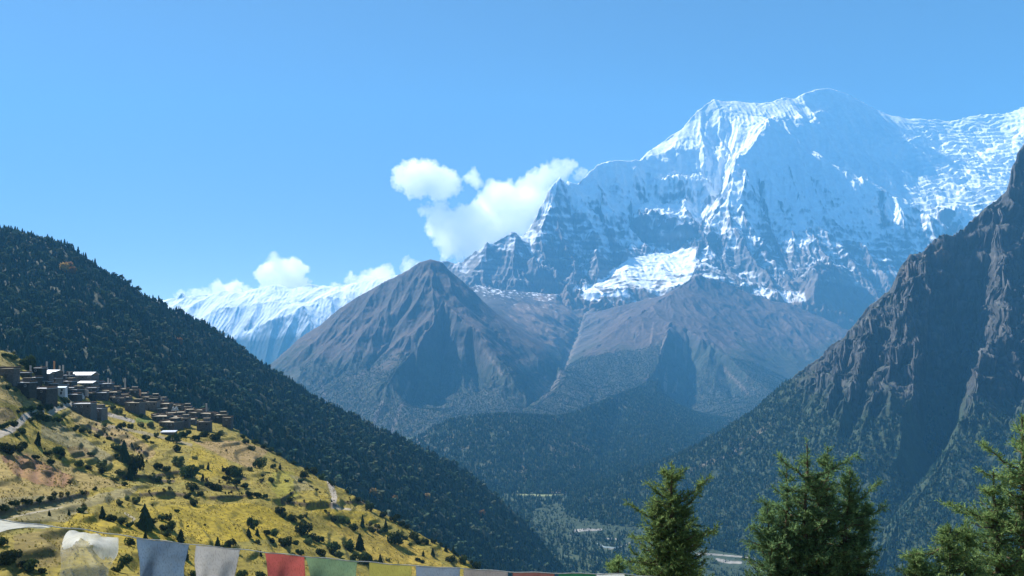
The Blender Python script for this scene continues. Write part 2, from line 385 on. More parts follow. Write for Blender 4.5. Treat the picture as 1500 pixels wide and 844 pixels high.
# ================================================================== SNOW MASSIF
T = Terrain(560, 1680, 1240, 8300, 13400, 560)
lines = [
    # skyline
    [(540, 470, 9.2), (600, 420, 9.3), (635, 392, 9.4), (650, 383), (668, 388, 9.3), (680, 385), (692, 374), (703, 366), (713, 357, 9.3), (722, 357), (737, 350), (748, 344), (752, 341, 9.5), (760, 349), (772, 345), (783, 330),
     (790, 305, 9.9), (797, 295), (810, 272), (820, 259, 10.2), (827, 266), (834, 268), (848, 270, 10.5), (862, 254), (875, 243, 10.9), (893, 237), (905, 234), (925, 236),
     (940, 235, 11.2), (950, 222), (965, 213, 11.6), (985, 198), (1000, 190), (1012, 174), (1024, 162), (1035, 153), (1046, 146, 12.1), (1058, 149), (1070, 148),
     (1100, 151), (1130, 150), (1150, 143), (1163, 145), (1180, 137), (1195, 131), (1215, 129, 12.7), (1238, 136), (1242, 138), (1262, 150), (1285, 163), (1300, 168, 13.15), (1330, 175),
     (1342, 173), (1370, 176), (1392, 178), (1410, 174), (1430, 169), (1452, 168), (1478, 166), (1490, 160), (1500, 157, 13.25), (1560, 146), (1700, 120, 12.4)],
    # back side
    [(540, 560, 10.4), (700, 480, 10.6), (820, 400, 11.2), (940, 350, 12.4), (1050, 300, 13.35), (1300, 290, 13.38), (1700, 290, 13.38)],
    # front-left peak, ribs and hollows beneath the cloud
    [(820, 259, 10.2), (808, 300, 9.95), (806, 335, 9.7), (812, 365, 9.4), (806, 388, 9.25)],
    [(752, 341, 9.5), (770, 375, 9.2), (790, 395, 9.0), (808, 408, 8.95)],
    [(780, 350, 9.55), (800, 390, 9.22), (822, 410, 9.05), (845, 418, 8.95)],
    [(834, 270, 10.3), (838, 310, 10.05), (842, 345, 9.85), (848, 380, 9.5), (850, 400, 9.2)],       # couloir
    [(875, 243, 10.9), (880, 290, 10.55), (878, 320, 10.3), (893, 350, 9.85), (905, 378, 9.5), (868, 416, 9.05)],  # buttress
    [(930, 245, 11.0), (925, 290, 10.75), (925, 330, 10.4), (930, 356, 10.1)],
    [(905, 378, 9.5), (925, 358, 10.05)],
    # foot of the wall
    [(700, 430, 8.75), (740, 420, 8.8), (770, 425, 8.8), (800, 428, 8.85), (825, 425, 8.85), (850, 412, 9.0), (868, 418, 9.02), (890, 402, 9.25), (915, 385, 9.5), (935, 366, 9.9), (960, 371, 9.95), (985, 370, 10.0), (1018, 362, 10.0)],
    # glacier shelf
    [(850, 428, 8.7), (880, 432, 8.65), (910, 424, 8.75), (950, 428, 8.7), (985, 424, 8.75), (1006, 415, 8.8)],
    [(900, 405, 9.15), (950, 395, 9.3), (1000, 392, 9.4)],
    [(925, 380, 9.6), (965, 378, 9.7), (1010, 375, 9.75)],
    # west summit: snow roof, wall beneath, ledges, hanging snowfields
    [(940, 236, 11.2), (962, 228, 11.3), (990, 218, 11.35), (1020, 220, 11.3), (1050, 226, 11.25), (1068, 232, 11.2)],
    [(950, 268, 11.1), (970, 264, 11.1), (1000, 260, 11.1), (1025, 254, 11.1), (1045, 262, 11.05), (1060, 268, 11.0)],
    [(952, 274, 10.98), (975, 268, 10.98), (1000, 265, 10.98), (1040, 265, 10.95)],
    [(940, 303, 10.85), (955, 292, 10.9), (978, 305, 10.85), (1003, 287, 10.9), (1022, 298, 10.85), (1045, 304, 10.75)],
    [(938, 318, 10.35), (958, 314, 10.4), (975, 322, 10.3), (1000, 331, 10.22), (1022, 333, 10.2), (1034, 325, 10.3)],
    [(935, 352, 10.3), (960, 358, 10.2), (985, 362, 10.15), (1016, 358, 10.15)],
    [(1046, 146, 12.1), (1038, 172, 11.8), (1032, 195, 11.6), (1055, 205, 11.5), (1072, 228, 11.25)],
    [(1046, 146, 12.1), (1060, 168, 11.85), (1080, 182, 11.65), (1100, 186, 11.55), (1126, 174, 11.5)],
    [(1070, 160, 11.95), (1110, 172, 11.9), (1150, 176, 11.9), (1190, 180, 11.9)],   # hollow under the summit ridge
    # great central rib
    [(1126, 174, 11.5), (1122, 198, 11.2), (1100, 220, 11.0), (1078, 238, 10.85), (1070, 262, 10.7), (1064, 290, 10.55), (1046, 316, 10.35), (1034, 340, 10.15), (1026, 368, 9.8), (1020, 392, 9.35), (1024, 408, 8.9)],
    [(1060, 262, 10.98), (1052, 300, 10.8), (1036, 322, 10.5), (1022, 355, 10.2)],
    # right arete of the pyramid
    [(1126, 174, 11.5), (1142, 190, 11.42), (1163, 210, 11.35), (1185, 226, 11.3), (1207, 240, 11.25), (1251, 262, 11.08), (1294, 284, 10.9), (1338, 305, 10.7), (1373, 326, 10.5), (1400, 360, 10.3), (1440, 420, 9.9)],
    # trough behind that arete
    [(1150, 182, 11.85), (1185, 220, 11.6), (1251, 262, 11.35), (1338, 312, 10.92), (1400, 365, 10.55)],
    # face ribs / gullies of the pyramid
    [(1110, 265, 10.85), (1118, 300, 10.55), (1130, 340, 10.2), (1150, 385, 9.75), (1165, 415, 9.4)],
    [(1150, 240, 11.1), (1170, 300, 10.6), (1190, 340, 10.2), (1205, 375, 9.75)],
    [(1190, 260, 11.05), (1225, 320, 10.55), (1260, 380, 9.95), (1275, 420, 9.5)],
    [(1290, 300, 10.9), (1300, 350, 10.4), (1320, 400, 9.9), (1340, 450, 9.4)],
    [(1095, 255, 10.7), (1085, 262, 10.72)], [(1090, 276, 10.55), (1125, 268, 10.75)],
    [(1090, 300, 10.4), (1090, 350, 9.95), (1110, 400, 9.4)],
    [(1050, 360, 10.0), (1060, 395, 9.5), (1080, 412, 9.15)],
    # foot of the pyramid
    [(1024, 408, 8.9), (1050, 412, 8.95), (1080, 420, 8.95), (1110, 422, 9.0), (1140, 425, 9.05), (1165, 425, 9.1), (1182, 432, 9.0)],
    [(1230, 445, 8.95), (1255, 445, 9.05), (1280, 432, 9.3), (1310, 440, 9.3), (1360, 460, 9.3), (1420, 470, 9.3)],
    [(1110, 436, 8.7), (1150, 442, 8.7), (1190, 455, 8.6), (1240, 470, 8.5), (1300, 485, 8.5)],
    # rock tooth
    [(1178, 430, 8.85), (1186, 402, 8.98), (1203, 386, 9.05), (1220, 395, 9.02), (1230, 408, 8.98), (1228, 432, 8.85)],
    [(1203, 386, 9.05), (1200, 420, 8.8), (1196, 445, 8.65)],
    [(1190, 396, 9.3), (1215, 396, 9.3)],
    # serac slope
    [(1200, 176, 12.3), (1215, 160, 12.45), (1236, 158, 12.45)], [(1195, 168, 12.2), (1205, 163, 12.25), (1225, 175, 12.2)],
    [(1240, 190, 12.2), (1300, 215, 12.1), (1350, 200, 12.3)],
    [(1260, 225, 11.9), (1320, 250, 11.9), (1345, 255, 11.75)], [(1335, 190, 12.8), (1365, 196, 12.9), (1400, 195, 12.95), (1460, 190, 12.95)],
    [(1345, 225, 12.5), (1370, 222, 12.55), (1390, 214, 12.65), (1440, 226, 12.5), (1490, 200, 12.7)],
    [(1350, 255, 11.72), (1400, 260, 11.7), (1450, 262, 11.7), (1500, 250, 11.85), (1650, 240, 11.85)],
    [(1375, 310, 10.74), (1420, 305, 10.8), (1470, 300, 10.9), (1550, 300, 10.9), (1680, 300, 10.9)],
    [(1390, 345, 10.42), (1420, 350, 10.35), (1480, 350, 10.35), (1680, 360, 10.2)],
    [(1440, 430, 9.6), (1550, 430, 9.6), (1680, 430, 9.6)],
    # below: hidden under the brown slopes
    [(540, 600, 8.35), (640, 560, 8.35), (760, 500, 8.35), (860, 480, 8.35), (960, 480, 8.35), (1100, 500, 8.35), (1300, 530, 8.35), (1680, 530, 8.35)],
    [(560, 500, 8.9), (650, 450, 8.9), (700, 425, 8.8)],
]
T.solve(lines, 2.2, 1.2, 0.004, seed=7)
hgt = sstep(300, 1500, T.Z)
skymask = 0.35 + 0.65 * sstep(0, 45, np.abs(T.py() - np.interp(T.PX, [p[0] for p in lines[0]], [p[1] for p in lines[0]])))
ser = sstep(1290, 1380, T.PX) * sstep(10.5e3, 10.9e3, T.YY)
glm = T.smooth((in_poly(T.PX, T.py(), [(838, 440), (880, 405), (925, 376), (1020, 362), (1018, 395), (1000, 432), (930, 450)]) & (T.YY < 10150)).astype(float), 6)
skymask = skymask * (1 - 0.62 * glm) * (1 - 0.42 * sstep(2500, 3100, T.Z) * (1 - ser))
T.erode([700, 340, 170, 85], [60, 38, 18, 6], seed=12, mask=skymask * (1 - 0.75 * ser))
T.Z += 75 * (ridged(T.X / 620 + 3, T.YY / 620, 6, 31) - 0.45) * skymask * (1 - 0.5 * ser)
T.Z += ser * skymask * (40 * np.abs(perlin(T.X / 500, T.Z / 110, 41)) + 12 * np.abs(perlin(T.X / 170, T.Z / 40, 42)) + 5 * perlin(T.X / 60, T.Z / 25, 43))
def terrace(Z, step, amt, w):
    q = Z / step + w; f = q - np.floor(q)
    return step * amt * (sstep(0.25, 0.75, f) - f)
wq = 1.3 * fbm(T.X / 500, T.YY / 500, 4, 64)
T.Z += terrace(T.Z, 95.0, 0.9, 1.6 * wq) * ser * skymask + terrace(T.Z, 42.0, 0.85, 3.1 * wq) * ser * skymask
T.Z += (terrace(T.Z, 170.0, 0.26, 2.2 * wq + T.X / 700) + terrace(T.Z, 60.0, 0.2, 4 * wq + T.X / 400)) * (1 - ser) * skymask
gl = in_poly(T.PX, T.py(), [(840, 440), (880, 405), (925, 378), (1020, 365), (1018, 395), (1000, 430), (930, 450)]) & (T.YY < 10100)
T.Z += gl * (9 * perlin(T.X / 300, T.YY / 110, 51) + 4 * perlin(T.X / 120, T.YY / 45, 52))
gx, gy = T.grad(); sl = np.hypot(gx, gy); py = T.py()
n1 = fbm(T.X / 260, T.YY / 260, 6, 61, 0.6); n2 = fbm(T.X / 70, T.YY / 70, 4, 62, 0.6)
strata = perlin(T.X / 900, T.Z / 38 + T.X / 600, 63)
Zs = T.smooth(T.Z, 10); cur = T.Z - Zs            # + on ribs, - in gullies
# how snowy: rises with height, thin on steep ground, kept in gullies and on ledges
base = np.interp(T.Z, [350, 650, 950, 1400, 2000, 2900], [-0.25, 0.0, 0.22, 0.50, 0.88, 1.6])
left = 1 - sstep(820, 950, T.PX)
base = base - 0.08 * left * sstep(3000, 2000, T.Z)
sls = T.smooth(sl, 3)
sn = base + 0.6 * n1 + 0.34 * n2 - 0.32 * (sls - 1.0) - 0.006 * cur + 0.16 * strata
sn = sn + gl * (0.34 + 1.0 * fbm(T.X / 240, T.YY / 75, 4, 66) + 0.6 * sstep(9250, 9600, T.YY)) + 0.5 * sstep(11.4e3, 11.7e3, T.YY)
for pg, kk in (([(1085, 412), (1130, 424), (1178, 428), (1182, 446), (1120, 440), (1085, 425)], 0.55), ([(836, 428), (850, 408), (888, 432), (870, 440)], 0.6), ([(1030, 395), (1075, 412), (1085, 425), (1030, 410)], 0.3)):
    sn = sn + kk * in_poly(T.PX, py, pg) * (T.YY < 9700)
snow = sstep(0.1, 0.62, sn)
col = np.zeros(T.X.shape + (3,)); col[:] = (0.12, 0.115, 0.12)
col = mixc(col, (0.22, 0.20, 0.19), sstep(0.0, 0.5, strata))
col = mixc(col, (0.17, 0.125, 0.10), sstep(900, 400, T.Z + n1 * 250))
scree = in_poly(T.PX, py, [(740, 445), (800, 430), (850, 445), (850, 480), (825, 510), (770, 490)]) & (T.YY < 9000)
col = mixc(col, (0.34, 0.235, 0.165), scree * sstep(-0.3, 0.2, n1) * 0.9)
col = mixc(col, (0.92, 0.93, 0.94), snow)
crag = 48 * (ridged(T.X / 420 + T.Z / 1500, T.Z / 330, 5, 151) - 0.45) * sstep(0.5, 1.0, sls) * (1 - 0.6 * ser) * skymask
tag(T.build("snow_mountain", M_snowmtn, col, crag), "huge snow covered massif with a broad white summit and shaded pyramid face", "mountain", kind="structure")

# ================================================================== BROWN MOUNTAINS
T = Terrain(280, 1380, 1100, 3900, 9100, 460, logy=True)
e1 = [(250, 640, 5.6), (330, 585, 5.8), (395, 535, 6.0), (410, 522), (440, 495, 6.15), (470, 475), (500, 450, 6.3), (530, 432), (560, 415, 6.4), (585, 402), (600, 395), (615, 385), (630, 379, 6.5), (645, 383), (660, 398, 6.5),
      (690, 424, 6.45), (720, 456, 6.35), (760, 490, 6.2), (790, 510, 6.1), (815, 531, 6.0), (822, 546, 5.8)]
stream = [(862, 450, 8.6), (850, 475, 8.2), (843, 500, 7.6), (830, 530, 6.9), (822, 548, 6.2), (806, 572, 5.6), (790, 590, 5.2), (760, 608, 4.6), (740, 622, 4.2)]
e2l = [(1022, 404, 8.5), (1000, 420, 8.3), (970, 440, 7.9), (925, 467, 7.4), (880, 505, 6.9), (850, 543, 6.0), (830, 557, 5.5), (800, 585, 5.0), (770, 605, 4.5)]
lines = [e1, stream, e2l,
    [(1022, 404, 8.5), (1050, 412, 8.6), (1080, 425, 8.6), (1115, 437), (1150, 445, 8.5), (1200, 465, 8.35), (1245, 487, 8.1), (1300, 520, 7.8), (1380, 560, 7.5)],
    # E1 spur and its dark triangular facet
    [(630, 379, 6.5), (642, 420, 6.2), (649, 447, 6.0), (632, 480, 5.68), (610, 510, 5.38), (570, 560, 4.98), (530, 602, 4.75), (480, 625, 4.55)],
    [(649, 447, 6.0), (675, 470, 5.78), (700, 490, 5.62), (745, 545, 5.25), (768, 582, 5.0), (772, 600, 4.8)],
    [(649, 462, 5.97), (648, 500, 5.86), (648, 550, 5.62), (640, 610, 5.1)], [(690, 530, 5.68), (705, 585, 5.25)], [(612, 555, 5.5), (600, 605, 5.0)],
    [(560, 470, 5.95), (520, 530, 5.55), (470, 570, 5.3), (430, 590, 5.1)],
    [(600, 440, 6.15), (570, 500, 5.8), (540, 550, 5.45)],
    [(690, 450, 6.25), (740, 505, 5.95), (780, 545, 5.75), (800, 560, 5.7)],
    # E1 back side and slope beneath the massif
    [(300, 640, 7.0), (450, 560, 7.4), (630, 470, 7.6), (680, 450, 7.5)],
    [(675, 425, 7.9), (700, 418, 8.2), (730, 425, 8.2), (770, 428, 8.6), (820, 432, 8.7)], [(700, 438, 7.3), (740, 468, 7.0), (790, 500, 6.75), (815, 528, 6.5)],
    [(740, 440, 7.8), (780, 468, 7.5), (815, 500, 7.15)], [(800, 445, 8.3), (835, 470, 8.0)],
    [(700, 425, 9.05), (860, 445, 9.05), (960, 440, 9.05), (1020, 430, 9.05), (1150, 470, 9.05), (1300, 540, 9.05)],
    [(900, 450, 8.5), (960, 435, 8.7)], [(900, 470, 7.9), (880, 490, 7.5)],
    # E2 front spur running down to the wooded hill, fan with pale streaks, right ridge
    [(970, 440, 7.9), (985, 470, 7.3), (975, 495, 6.8), (960, 540, 6.05), (941, 568, 5.5), (900, 590, 4.95), (860, 606, 4.6)],
    [(985, 470, 7.3), (1020, 492, 7.0), (1060, 520, 6.6), (1110, 560, 6.0), (1160, 600, 5.4), (1200, 640, 5.0)],
    [(1005, 492, 7.05), (1008, 520, 6.9), (1008, 550, 6.68), (1005, 590, 6.2), (1000, 635, 5.3)], [(1060, 545, 6.5), (1075, 590, 6.0)],
    [(1030, 460, 7.7), (1080, 490, 7.4), (1150, 545, 6.8), (1200, 585, 6.3), (1260, 640, 5.8)],
    [(1080, 440, 8.3), (1110, 470, 7.95), (1150, 500, 7.6), (1200, 530, 7.2), (1250, 560, 6.9)],
    [(1150, 460, 8.2), (1200, 490, 7.85), (1250, 520, 7.5)],
    [(900, 510, 6.7), (890, 560, 5.7), (860, 595, 5.0)], [(930, 490, 7.0), (925, 550, 5.9)],
    # feet
    [(280, 700, 4.0), (450, 690, 4.0), (620, 660, 4.0), (750, 650, 4.0), (900, 645, 4.0), (1100, 650, 4.0), (1380, 680, 4.0)],
    [(300, 625, 4.6), (420, 618, 4.6), (560, 626, 4.4), (640, 620, 4.4)],
]
T.solve(lines, 2.0, 1.0, 0.005, seed=17)
em = 0.3 + 0.7 * sstep(0, 25, np.abs(T.py() - np.interp(T.PX, [p[0] for p in e1], [p[1] for p in e1])))
T.erode([420, 210, 105, 52], [24, 14, 6, 2], seed=21, mask=em)
T.Z += 24 * (ridged(T.X / 420, T.YY / 420, 5, 33) - 0.45) * em
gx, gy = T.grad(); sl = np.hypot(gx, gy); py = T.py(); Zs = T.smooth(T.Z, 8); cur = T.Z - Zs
n1 = fbm(T.X / 300, T.YY / 300, 6, 71, 0.6); n2 = fbm(T.X / 45, T.YY / 45, 3, 72, 0.6); nf = perlin(T.X / 22, T.YY / 22, 73)
col = np.zeros(T.X.shape + (3,)); col[:] = (0.082, 0.062, 0.056)
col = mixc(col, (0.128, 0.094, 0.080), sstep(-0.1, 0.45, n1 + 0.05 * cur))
col = mixc(col, (0.065, 0.06, 0.058), sstep(0.75, 1.1, sl + 0.3 * n2))
fo = sstep(0.0, 0.35, (-T.Z - 120) / 500 + 0.55 * n1 + 0.22 * n2 + np.where(T.PX > 800, 0.36, 0.24))
fo = fo * (0.6 + 0.4 * sstep(-0.2, 0.2, nf))
col = mixc(col, (0.030, 0.043, 0.028), fo)
basin = sstep(6700, 7100, T.YY) * sstep(900, 850, T.PX + 20 * n1)
col = mixc(col, (0.085, 0.080, 0.082), basin * (0.75 + 0.25 * n2))
# pale scree streaks under the front spur, stream bed
X0 = 945 + (T.PX - 945)
fan = in_poly(T.PX, py, [(940, 470), (1000, 478), (1018, 568), (975, 578), (945, 560)])
stk = sstep(0.25, 0.6, perlin((T.PX + (py - 480) * 0.12) / 7.0, py / 60.0, 81)) * fan
col = mixc(col, (0.20, 0.15, 0.125), stk * 0.8)
sd_ = poly_dist(T.PX, py, [(p[0], p[1]) for p in stream])
col = mixc(col, (0.19, 0.16, 0.14), sstep(6, 1.5, sd_ + 4 * n2) * (py < 585) * 0.65)
col = mixc(col, (0.25, 0.17, 0.125), in_poly(T.PX, py, [(735, 455), (800, 425), (858, 440), (850, 478), (826, 512), (790, 500)]) * sstep(-0.25, 0.2, n1) * 0.85 * (T.YY > 6600))
for (a, b) in [((600, 560), (575, 630)), ((470, 560), (480, 610)), ((560, 590), (545, 625)), ((1060, 540), (1095, 575)), ((700, 500), (735, 548)), ((625, 400), (560, 470))]:
    col = mixc(col, (0.16, 0.13, 0.11), sstep(4, 1, poly_dist(T.PX, py, [a, b]) + 2.5 * n2) * 0.7)
sn = sstep(0.1, 0.35, (T.Z - 560) / 900 + 0.6 * n2 + 0.3 * n1 - 0.4 + 0.45 * basin) * (T.YY > 6900)
col = mixc(col, (0.85, 0.87, 0.9), sn)
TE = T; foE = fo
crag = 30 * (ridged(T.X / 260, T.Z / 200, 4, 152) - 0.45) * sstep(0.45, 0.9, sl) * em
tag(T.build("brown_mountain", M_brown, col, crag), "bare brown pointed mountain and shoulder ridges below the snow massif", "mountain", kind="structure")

# ================================================================== VALLEY FLOOR (one sheet to beyond the mountains)
VX = np.concatenate([np.linspace(-14000, -900, 30), np.linspace(-880, 2200, 310), np.linspace(2240, 14000, 30)])
VY = np.concatenate([np.linspace(-900, 1100, 30), np.linspace(1120, 4300, 320), np.linspace(4400, 13900, 30)])
gX, gY = np.meshgrid(VX, VY, indexing='ij')
def floor_z(x, y):
    return -523 + 0.012 * np.clip(y - 2600, -1100, 0) + 2.5 * fbm(x / 160, y / 160, 4, 91)
gZ = floor_z(gX, gY)
vpx = CX + gX / np.maximum(gY, 300) * F; vpy = HZ - gZ / np.maximum(gY, 300) * F
n1 = fbm(gX / 60, gY / 60, 5, 92)
def bars_mask(px, py, n):
    m = np.zeros(np.shape(px))
    for ln, w in [([(735, 774), (748, 776), (762, 780)], 1.3), ([(842, 778), (860, 776), (880, 776)], 1.5), ([(835, 784), (842, 783)], 1.0), ([(880, 800), (890, 803), (896, 804)], 1.3), ([(896, 804), (915, 799), (922, 796)], 0.8),
                  ([(1020, 811), (1045, 812), (1080, 815), (1105, 818)], 1.2), ([(885, 789), (905, 790)], 0.7), ([(1050, 820), (1070, 824), (1085, 824)], 1.6)]:
        m = np.maximum(m, sstep(w * 1.4, w * 0.5, poly_dist(px, py, ln) + 3.0 * n))
    return m
col = np.zeros(gX.shape + (3,)); col[:] = (0.035, 0.052, 0.03)
col = mixc(col, (0.055, 0.07, 0.035), sstep(-0.2, 0.4, n1))
meadow = in_poly(vpx, vpy, [(755, 718), (780, 716.5), (832, 719), (832, 724), (800, 727), (760, 725)])
col = mixc(col, (0.19, 0.21, 0.10), meadow * 1.0)
bars = bars_mask(vpx, vpy, n1)
col = mixc(col, (0.23, 0.225, 0.21), bars)
V = np.stack([gX, gY, gZ + CAMZ], -1).reshape(-1, 3); idx = np.arange(gX.size).reshape(gX.shape)
q = np.stack([idx[:-1, :-1], idx[1:, :-1], idx[1:, 1:], idx[:-1, 1:]], -1).reshape(-1)
tag(obj("valley_floor", np_mesh("valley_floor", V, q, np.arange(0, len(q), 4), [M_forestfloor], True, col.reshape(-1, 3))), "flat wooded valley floor with a pale green meadow and gravel bars", "valley floor", kind="structure")
# the river: a pale thread of water winding between the bars
def river_ribbon(pts, w):
    a = []
    for px_, py_ in pts:
        Y = 523 * F / (py_ - HZ)
        for _ in range(6):
            x = (px_ - CX) / F * Y; Y = -floor_z(np.array(x), np.array(Y)) * F / (py_ - HZ)
        a.append(((px_ - CX) / F * float(Y), float(Y)))
    a = np.array(a); t = np.linspace(0, len(a) - 1, len(a) * 8)
    xs = np.interp(t, np.arange(len(a)), a[:, 0]); ys = np.interp(t, np.arange(len(a)), a[:, 1])
    xs += 4 * perlin(t * 1.3, t * 0, 5); d = np.stack([np.gradient(xs), np.gradient(ys)], 1); d /= np.linalg.norm(d, axis=1)[:, None]
    nrm = np.stack([-d[:, 1], d[:, 0]], 1); ww = w * (1 + 0.4 * perlin(t * 0.9, t * 0 + 3, 6))[:, None]
    L = np.stack([xs, ys], 1) + nrm * ww; R = np.stack([xs, ys], 1) - nrm * ww
    V = [(p[0], p[1], float(floor_z(p[0], p[1])) + CAMZ + 1.2) for p in np.concatenate([L, R])]
    n = len(xs)
    return V, [(i, i + 1, n + i + 1, n + i) for i in range(n - 1)]
Vr, Fr = river_ribbon([(700, 762), (735, 775), (765, 781), (800, 786), (840, 787), (868, 793), (885, 802), (900, 803), (922, 797), (960, 800), (1010, 812), (1060, 816), (1110, 822), (1160, 835), (1220, 860)], 3.5)
M_river = plain_mat("glacial_water", (0.25, 0.31, 0.33), 0.05, 0.6, 1.3, 0.25, 0.5)
tag(obj("river", mesh_pyd("river", Vr, Fr, [M_river], True)), "pale glacial river winding along the valley floor", "river", kind="structure")

# ================================================================== WOODED HILL
TW = Terrain(540, 1240, 480, 2600, 5400, 260)
TW.solve([
    [(540, 690, 3.3), (600, 652, 3.4), (624, 637, 3.5), (656, 616, 3.55), (700, 610, 3.6), (751, 607, 3.7), (790, 610), (824, 613, 3.9), (860, 600, 4.2), (898, 584, 4.6), (941, 567, 5.1), (965, 555, 5.3)],
    [(540, 730, 4.2), (650, 690, 4.3), (780, 660, 4.6), (880, 620, 5.2)],
    [(941, 580, 4.8), (955, 620, 4.1), (935, 668, 3.35), (905, 695, 2.98)],
    [(905, 600, 4.55), (893, 640, 3.95), (872, 690, 3.1)], [(870, 640, 3.75), (862, 690, 3.05)],
    [(822, 625, 3.7), (818, 660, 3.3), (795, 704, 2.83)], [(700, 625, 3.4), (690, 670, 3.05)], [(740, 640, 3.3), (745, 690, 2.9)], [(865, 620, 3.9), (850, 670, 3.3)],
    [(770, 620, 3.5), (765, 660, 3.2), (760, 705, 2.8)],
    [(1000, 600, 5.0), (1030, 640, 4.2), (1020, 670, 3.5)], [(1080, 610, 5.2), (1100, 650, 4.2)], [(1160, 640, 5.2), (1200, 680, 4.4)],
    [(540, 745, 2.65), (735, 720, 2.65), (800, 718, 2.66), (870, 718, 2.66), (1000, 716, 2.66), (1240, 718, 2.66)],
    [(1000, 690, 3.0), (1100, 690, 3.0), (1240, 690, 3.0)], [(600, 715, 2.75), (735, 714, 2.72), (800, 710, 2.76), (870, 704, 2.85)],
    [(965, 600, 5.38), (1100, 620, 5.38), (1240, 640, 5.38)],
], 1.5, 0.8, 0.004, seed=23)
TW.erode([220, 110, 55], [16, 12, 6], seed=27)
n1 = fbm(TW.X / 120, TW.YY / 120, 5, 95)
col = np.zeros(TW.X.shape + (3,)); col[:] = (0.035, 0.05, 0.03)
col = mixc(col, (0.11, 0.095, 0.06), sstep(0.05, 0.4, n1))
tag(TW.build("wooded_hill", M_forestfloor, col), "low dark wooded hill at the foot of the brown mountains", "hill", kind="structure")

# ================================================================== RIGHT CLIFF MOUNTAIN
TD = Terrain(780, 1700, 920, 1250, 3300, 680)
dsky = [(780, 742, 2.5), (850, 717, 2.6), (880, 707, 2.62), (940, 687, 2.66), (1000, 665, 2.7), (1060, 631, 2.75), (1100, 606, 2.78), (1150, 562, 2.8), (1175, 545), (1200, 526, 2.82), (1225, 505), (1240, 490, 2.84), (1258, 468), (1272, 458, 2.85), (1288, 441), (1297, 430), (1308, 424),
     (1312, 408, 2.86), (1320, 392), (1332, 378), (1352, 368), (1372, 354), (1384, 345, 2.88), (1392, 346), (1402, 343), (1420, 328), (1440, 311, 2.9), (1455, 301), (1466, 291), (1476, 285, 2.9), (1480, 268, 2.9), (1482, 252), (1490, 228, 2.88), (1500, 213), (1530, 190, 2.86), (1600, 130, 2.8), (1700, 60, 2.8)]
lines = [dsky,
    [(780, 760, 3.0), (1000, 720, 3.25), (1200, 620, 3.28), (1350, 500, 3.28), (1500, 400, 3.28), (1700, 250, 3.28)],
    # ribs
    [(1150, 562, 2.8), (1160, 590, 2.66), (1150, 640, 2.48), (1130, 690, 2.3)],
    [(1195, 530, 2.82), (1205, 560, 2.66), (1190, 610, 2.48), (1170, 660, 2.33)],
    [(1240, 490, 2.84), (1240, 520, 2.68), (1225, 560, 2.54), (1212, 600, 2.44), (1195, 650, 2.3), (1180, 700, 2.18)],
    [(1272, 458, 2.85), (1278, 480, 2.68), (1270, 525, 2.5), (1258, 560, 2.42), (1238, 600, 2.34), (1226, 650, 2.25)],
    [(1320, 392, 2.86), (1330, 410, 2.72), (1332, 450, 2.58), (1330, 495, 2.46), (1325, 530, 2.4), (1300, 555, 2.36), (1275, 600, 2.28), (1258, 650, 2.2), (1240, 700, 2.08), (1210, 770, 1.92)],
    [(1348, 500, 2.42), (1342, 550, 2.34), (1325, 600, 2.26), (1318, 660, 2.14)],
    # hollows between
    [(1180, 556, 2.76), (1180, 600, 2.6), (1160, 650, 2.42)], [(1218, 525, 2.79), (1215, 560, 2.65), (1200, 610, 2.52)], [(1258, 480, 2.8), (1252, 530, 2.64), (1240, 565, 2.56), (1222, 620, 2.4)],
    [(1300, 435, 2.82), (1302, 480, 2.68), (1290, 530, 2.56), (1262, 590, 2.42), (1246, 650, 2.26)],
    # great dark bowl and its gully
    [(1400, 344, 2.89), (1392, 400, 2.865), (1395, 450, 2.845), (1402, 500, 2.815), (1406, 550, 2.77), (1402, 600, 2.66), (1392, 650, 2.46), (1368, 700, 2.2), (1316, 752, 1.96), (1290, 790, 1.83), (1265, 840, 1.7)],
    [(1375, 410, 2.83), (1368, 460, 2.78), (1364, 510, 2.71), (1362, 560, 2.61), (1358, 610, 2.48), (1350, 660, 2.3)],
    [(1350, 385, 2.8), (1360, 410, 2.72), (1356, 450, 2.62)],
    # right-hand rib, nearer
    [(1466, 291, 2.9), (1462, 340, 2.8), (1468, 385, 2.68), (1476, 420, 2.58), (1470, 455, 2.52), (1479, 495, 2.38), (1455, 520, 2.3), (1436, 542, 2.22), (1430, 580, 2.15), (1420, 612, 2.1), (1405, 640, 2.04), (1388, 670, 1.97), (1340, 738, 1.82), (1300, 790, 1.72), (1275, 830, 1.64)],
    [(1500, 330, 2.84), (1495, 400, 2.7), (1500, 470, 2.5), (1500, 540, 2.3), (1490, 600, 2.15), (1470, 660, 1.98), (1440, 740, 1.78)],
    [(1440, 360, 2.86), (1435, 420, 2.83), (1438, 470, 2.8), (1432, 510, 2.75)],
    [(1560, 300, 2.7), (1560, 420, 2.45), (1550, 540, 2.1), (1540, 640, 1.9)], [(1640, 300, 2.6), (1640, 450, 2.3), (1640, 600, 1.95)],
    # long lower slopes
    [(950, 740, 2.3), (1050, 705, 2.4), (1100, 690, 2.4)], [(900, 780, 2.08), (1000, 770, 2.1), (1100, 760, 2.1), (1200, 750, 2.02)],
    [(850, 850, 1.72), (1000, 842, 1.72), (1120, 842, 1.7), (1250, 846, 1.66), (1400, 840, 1.55), (1500, 820, 1.5), (1700, 780, 1.45)],
    [(780, 980, 1.26), (1000, 960, 1.26), (1300, 940, 1.26), (1700, 900, 1.26)],
]
TD.solve(lines, 2.4, 1.0, 0.003, seed=31)
dm = 0.25 + 0.75 * sstep(0, 30, np.abs(TD.py() - np.interp(TD.PX, [p[0] for p in dsky], [p[1] for p in dsky])))
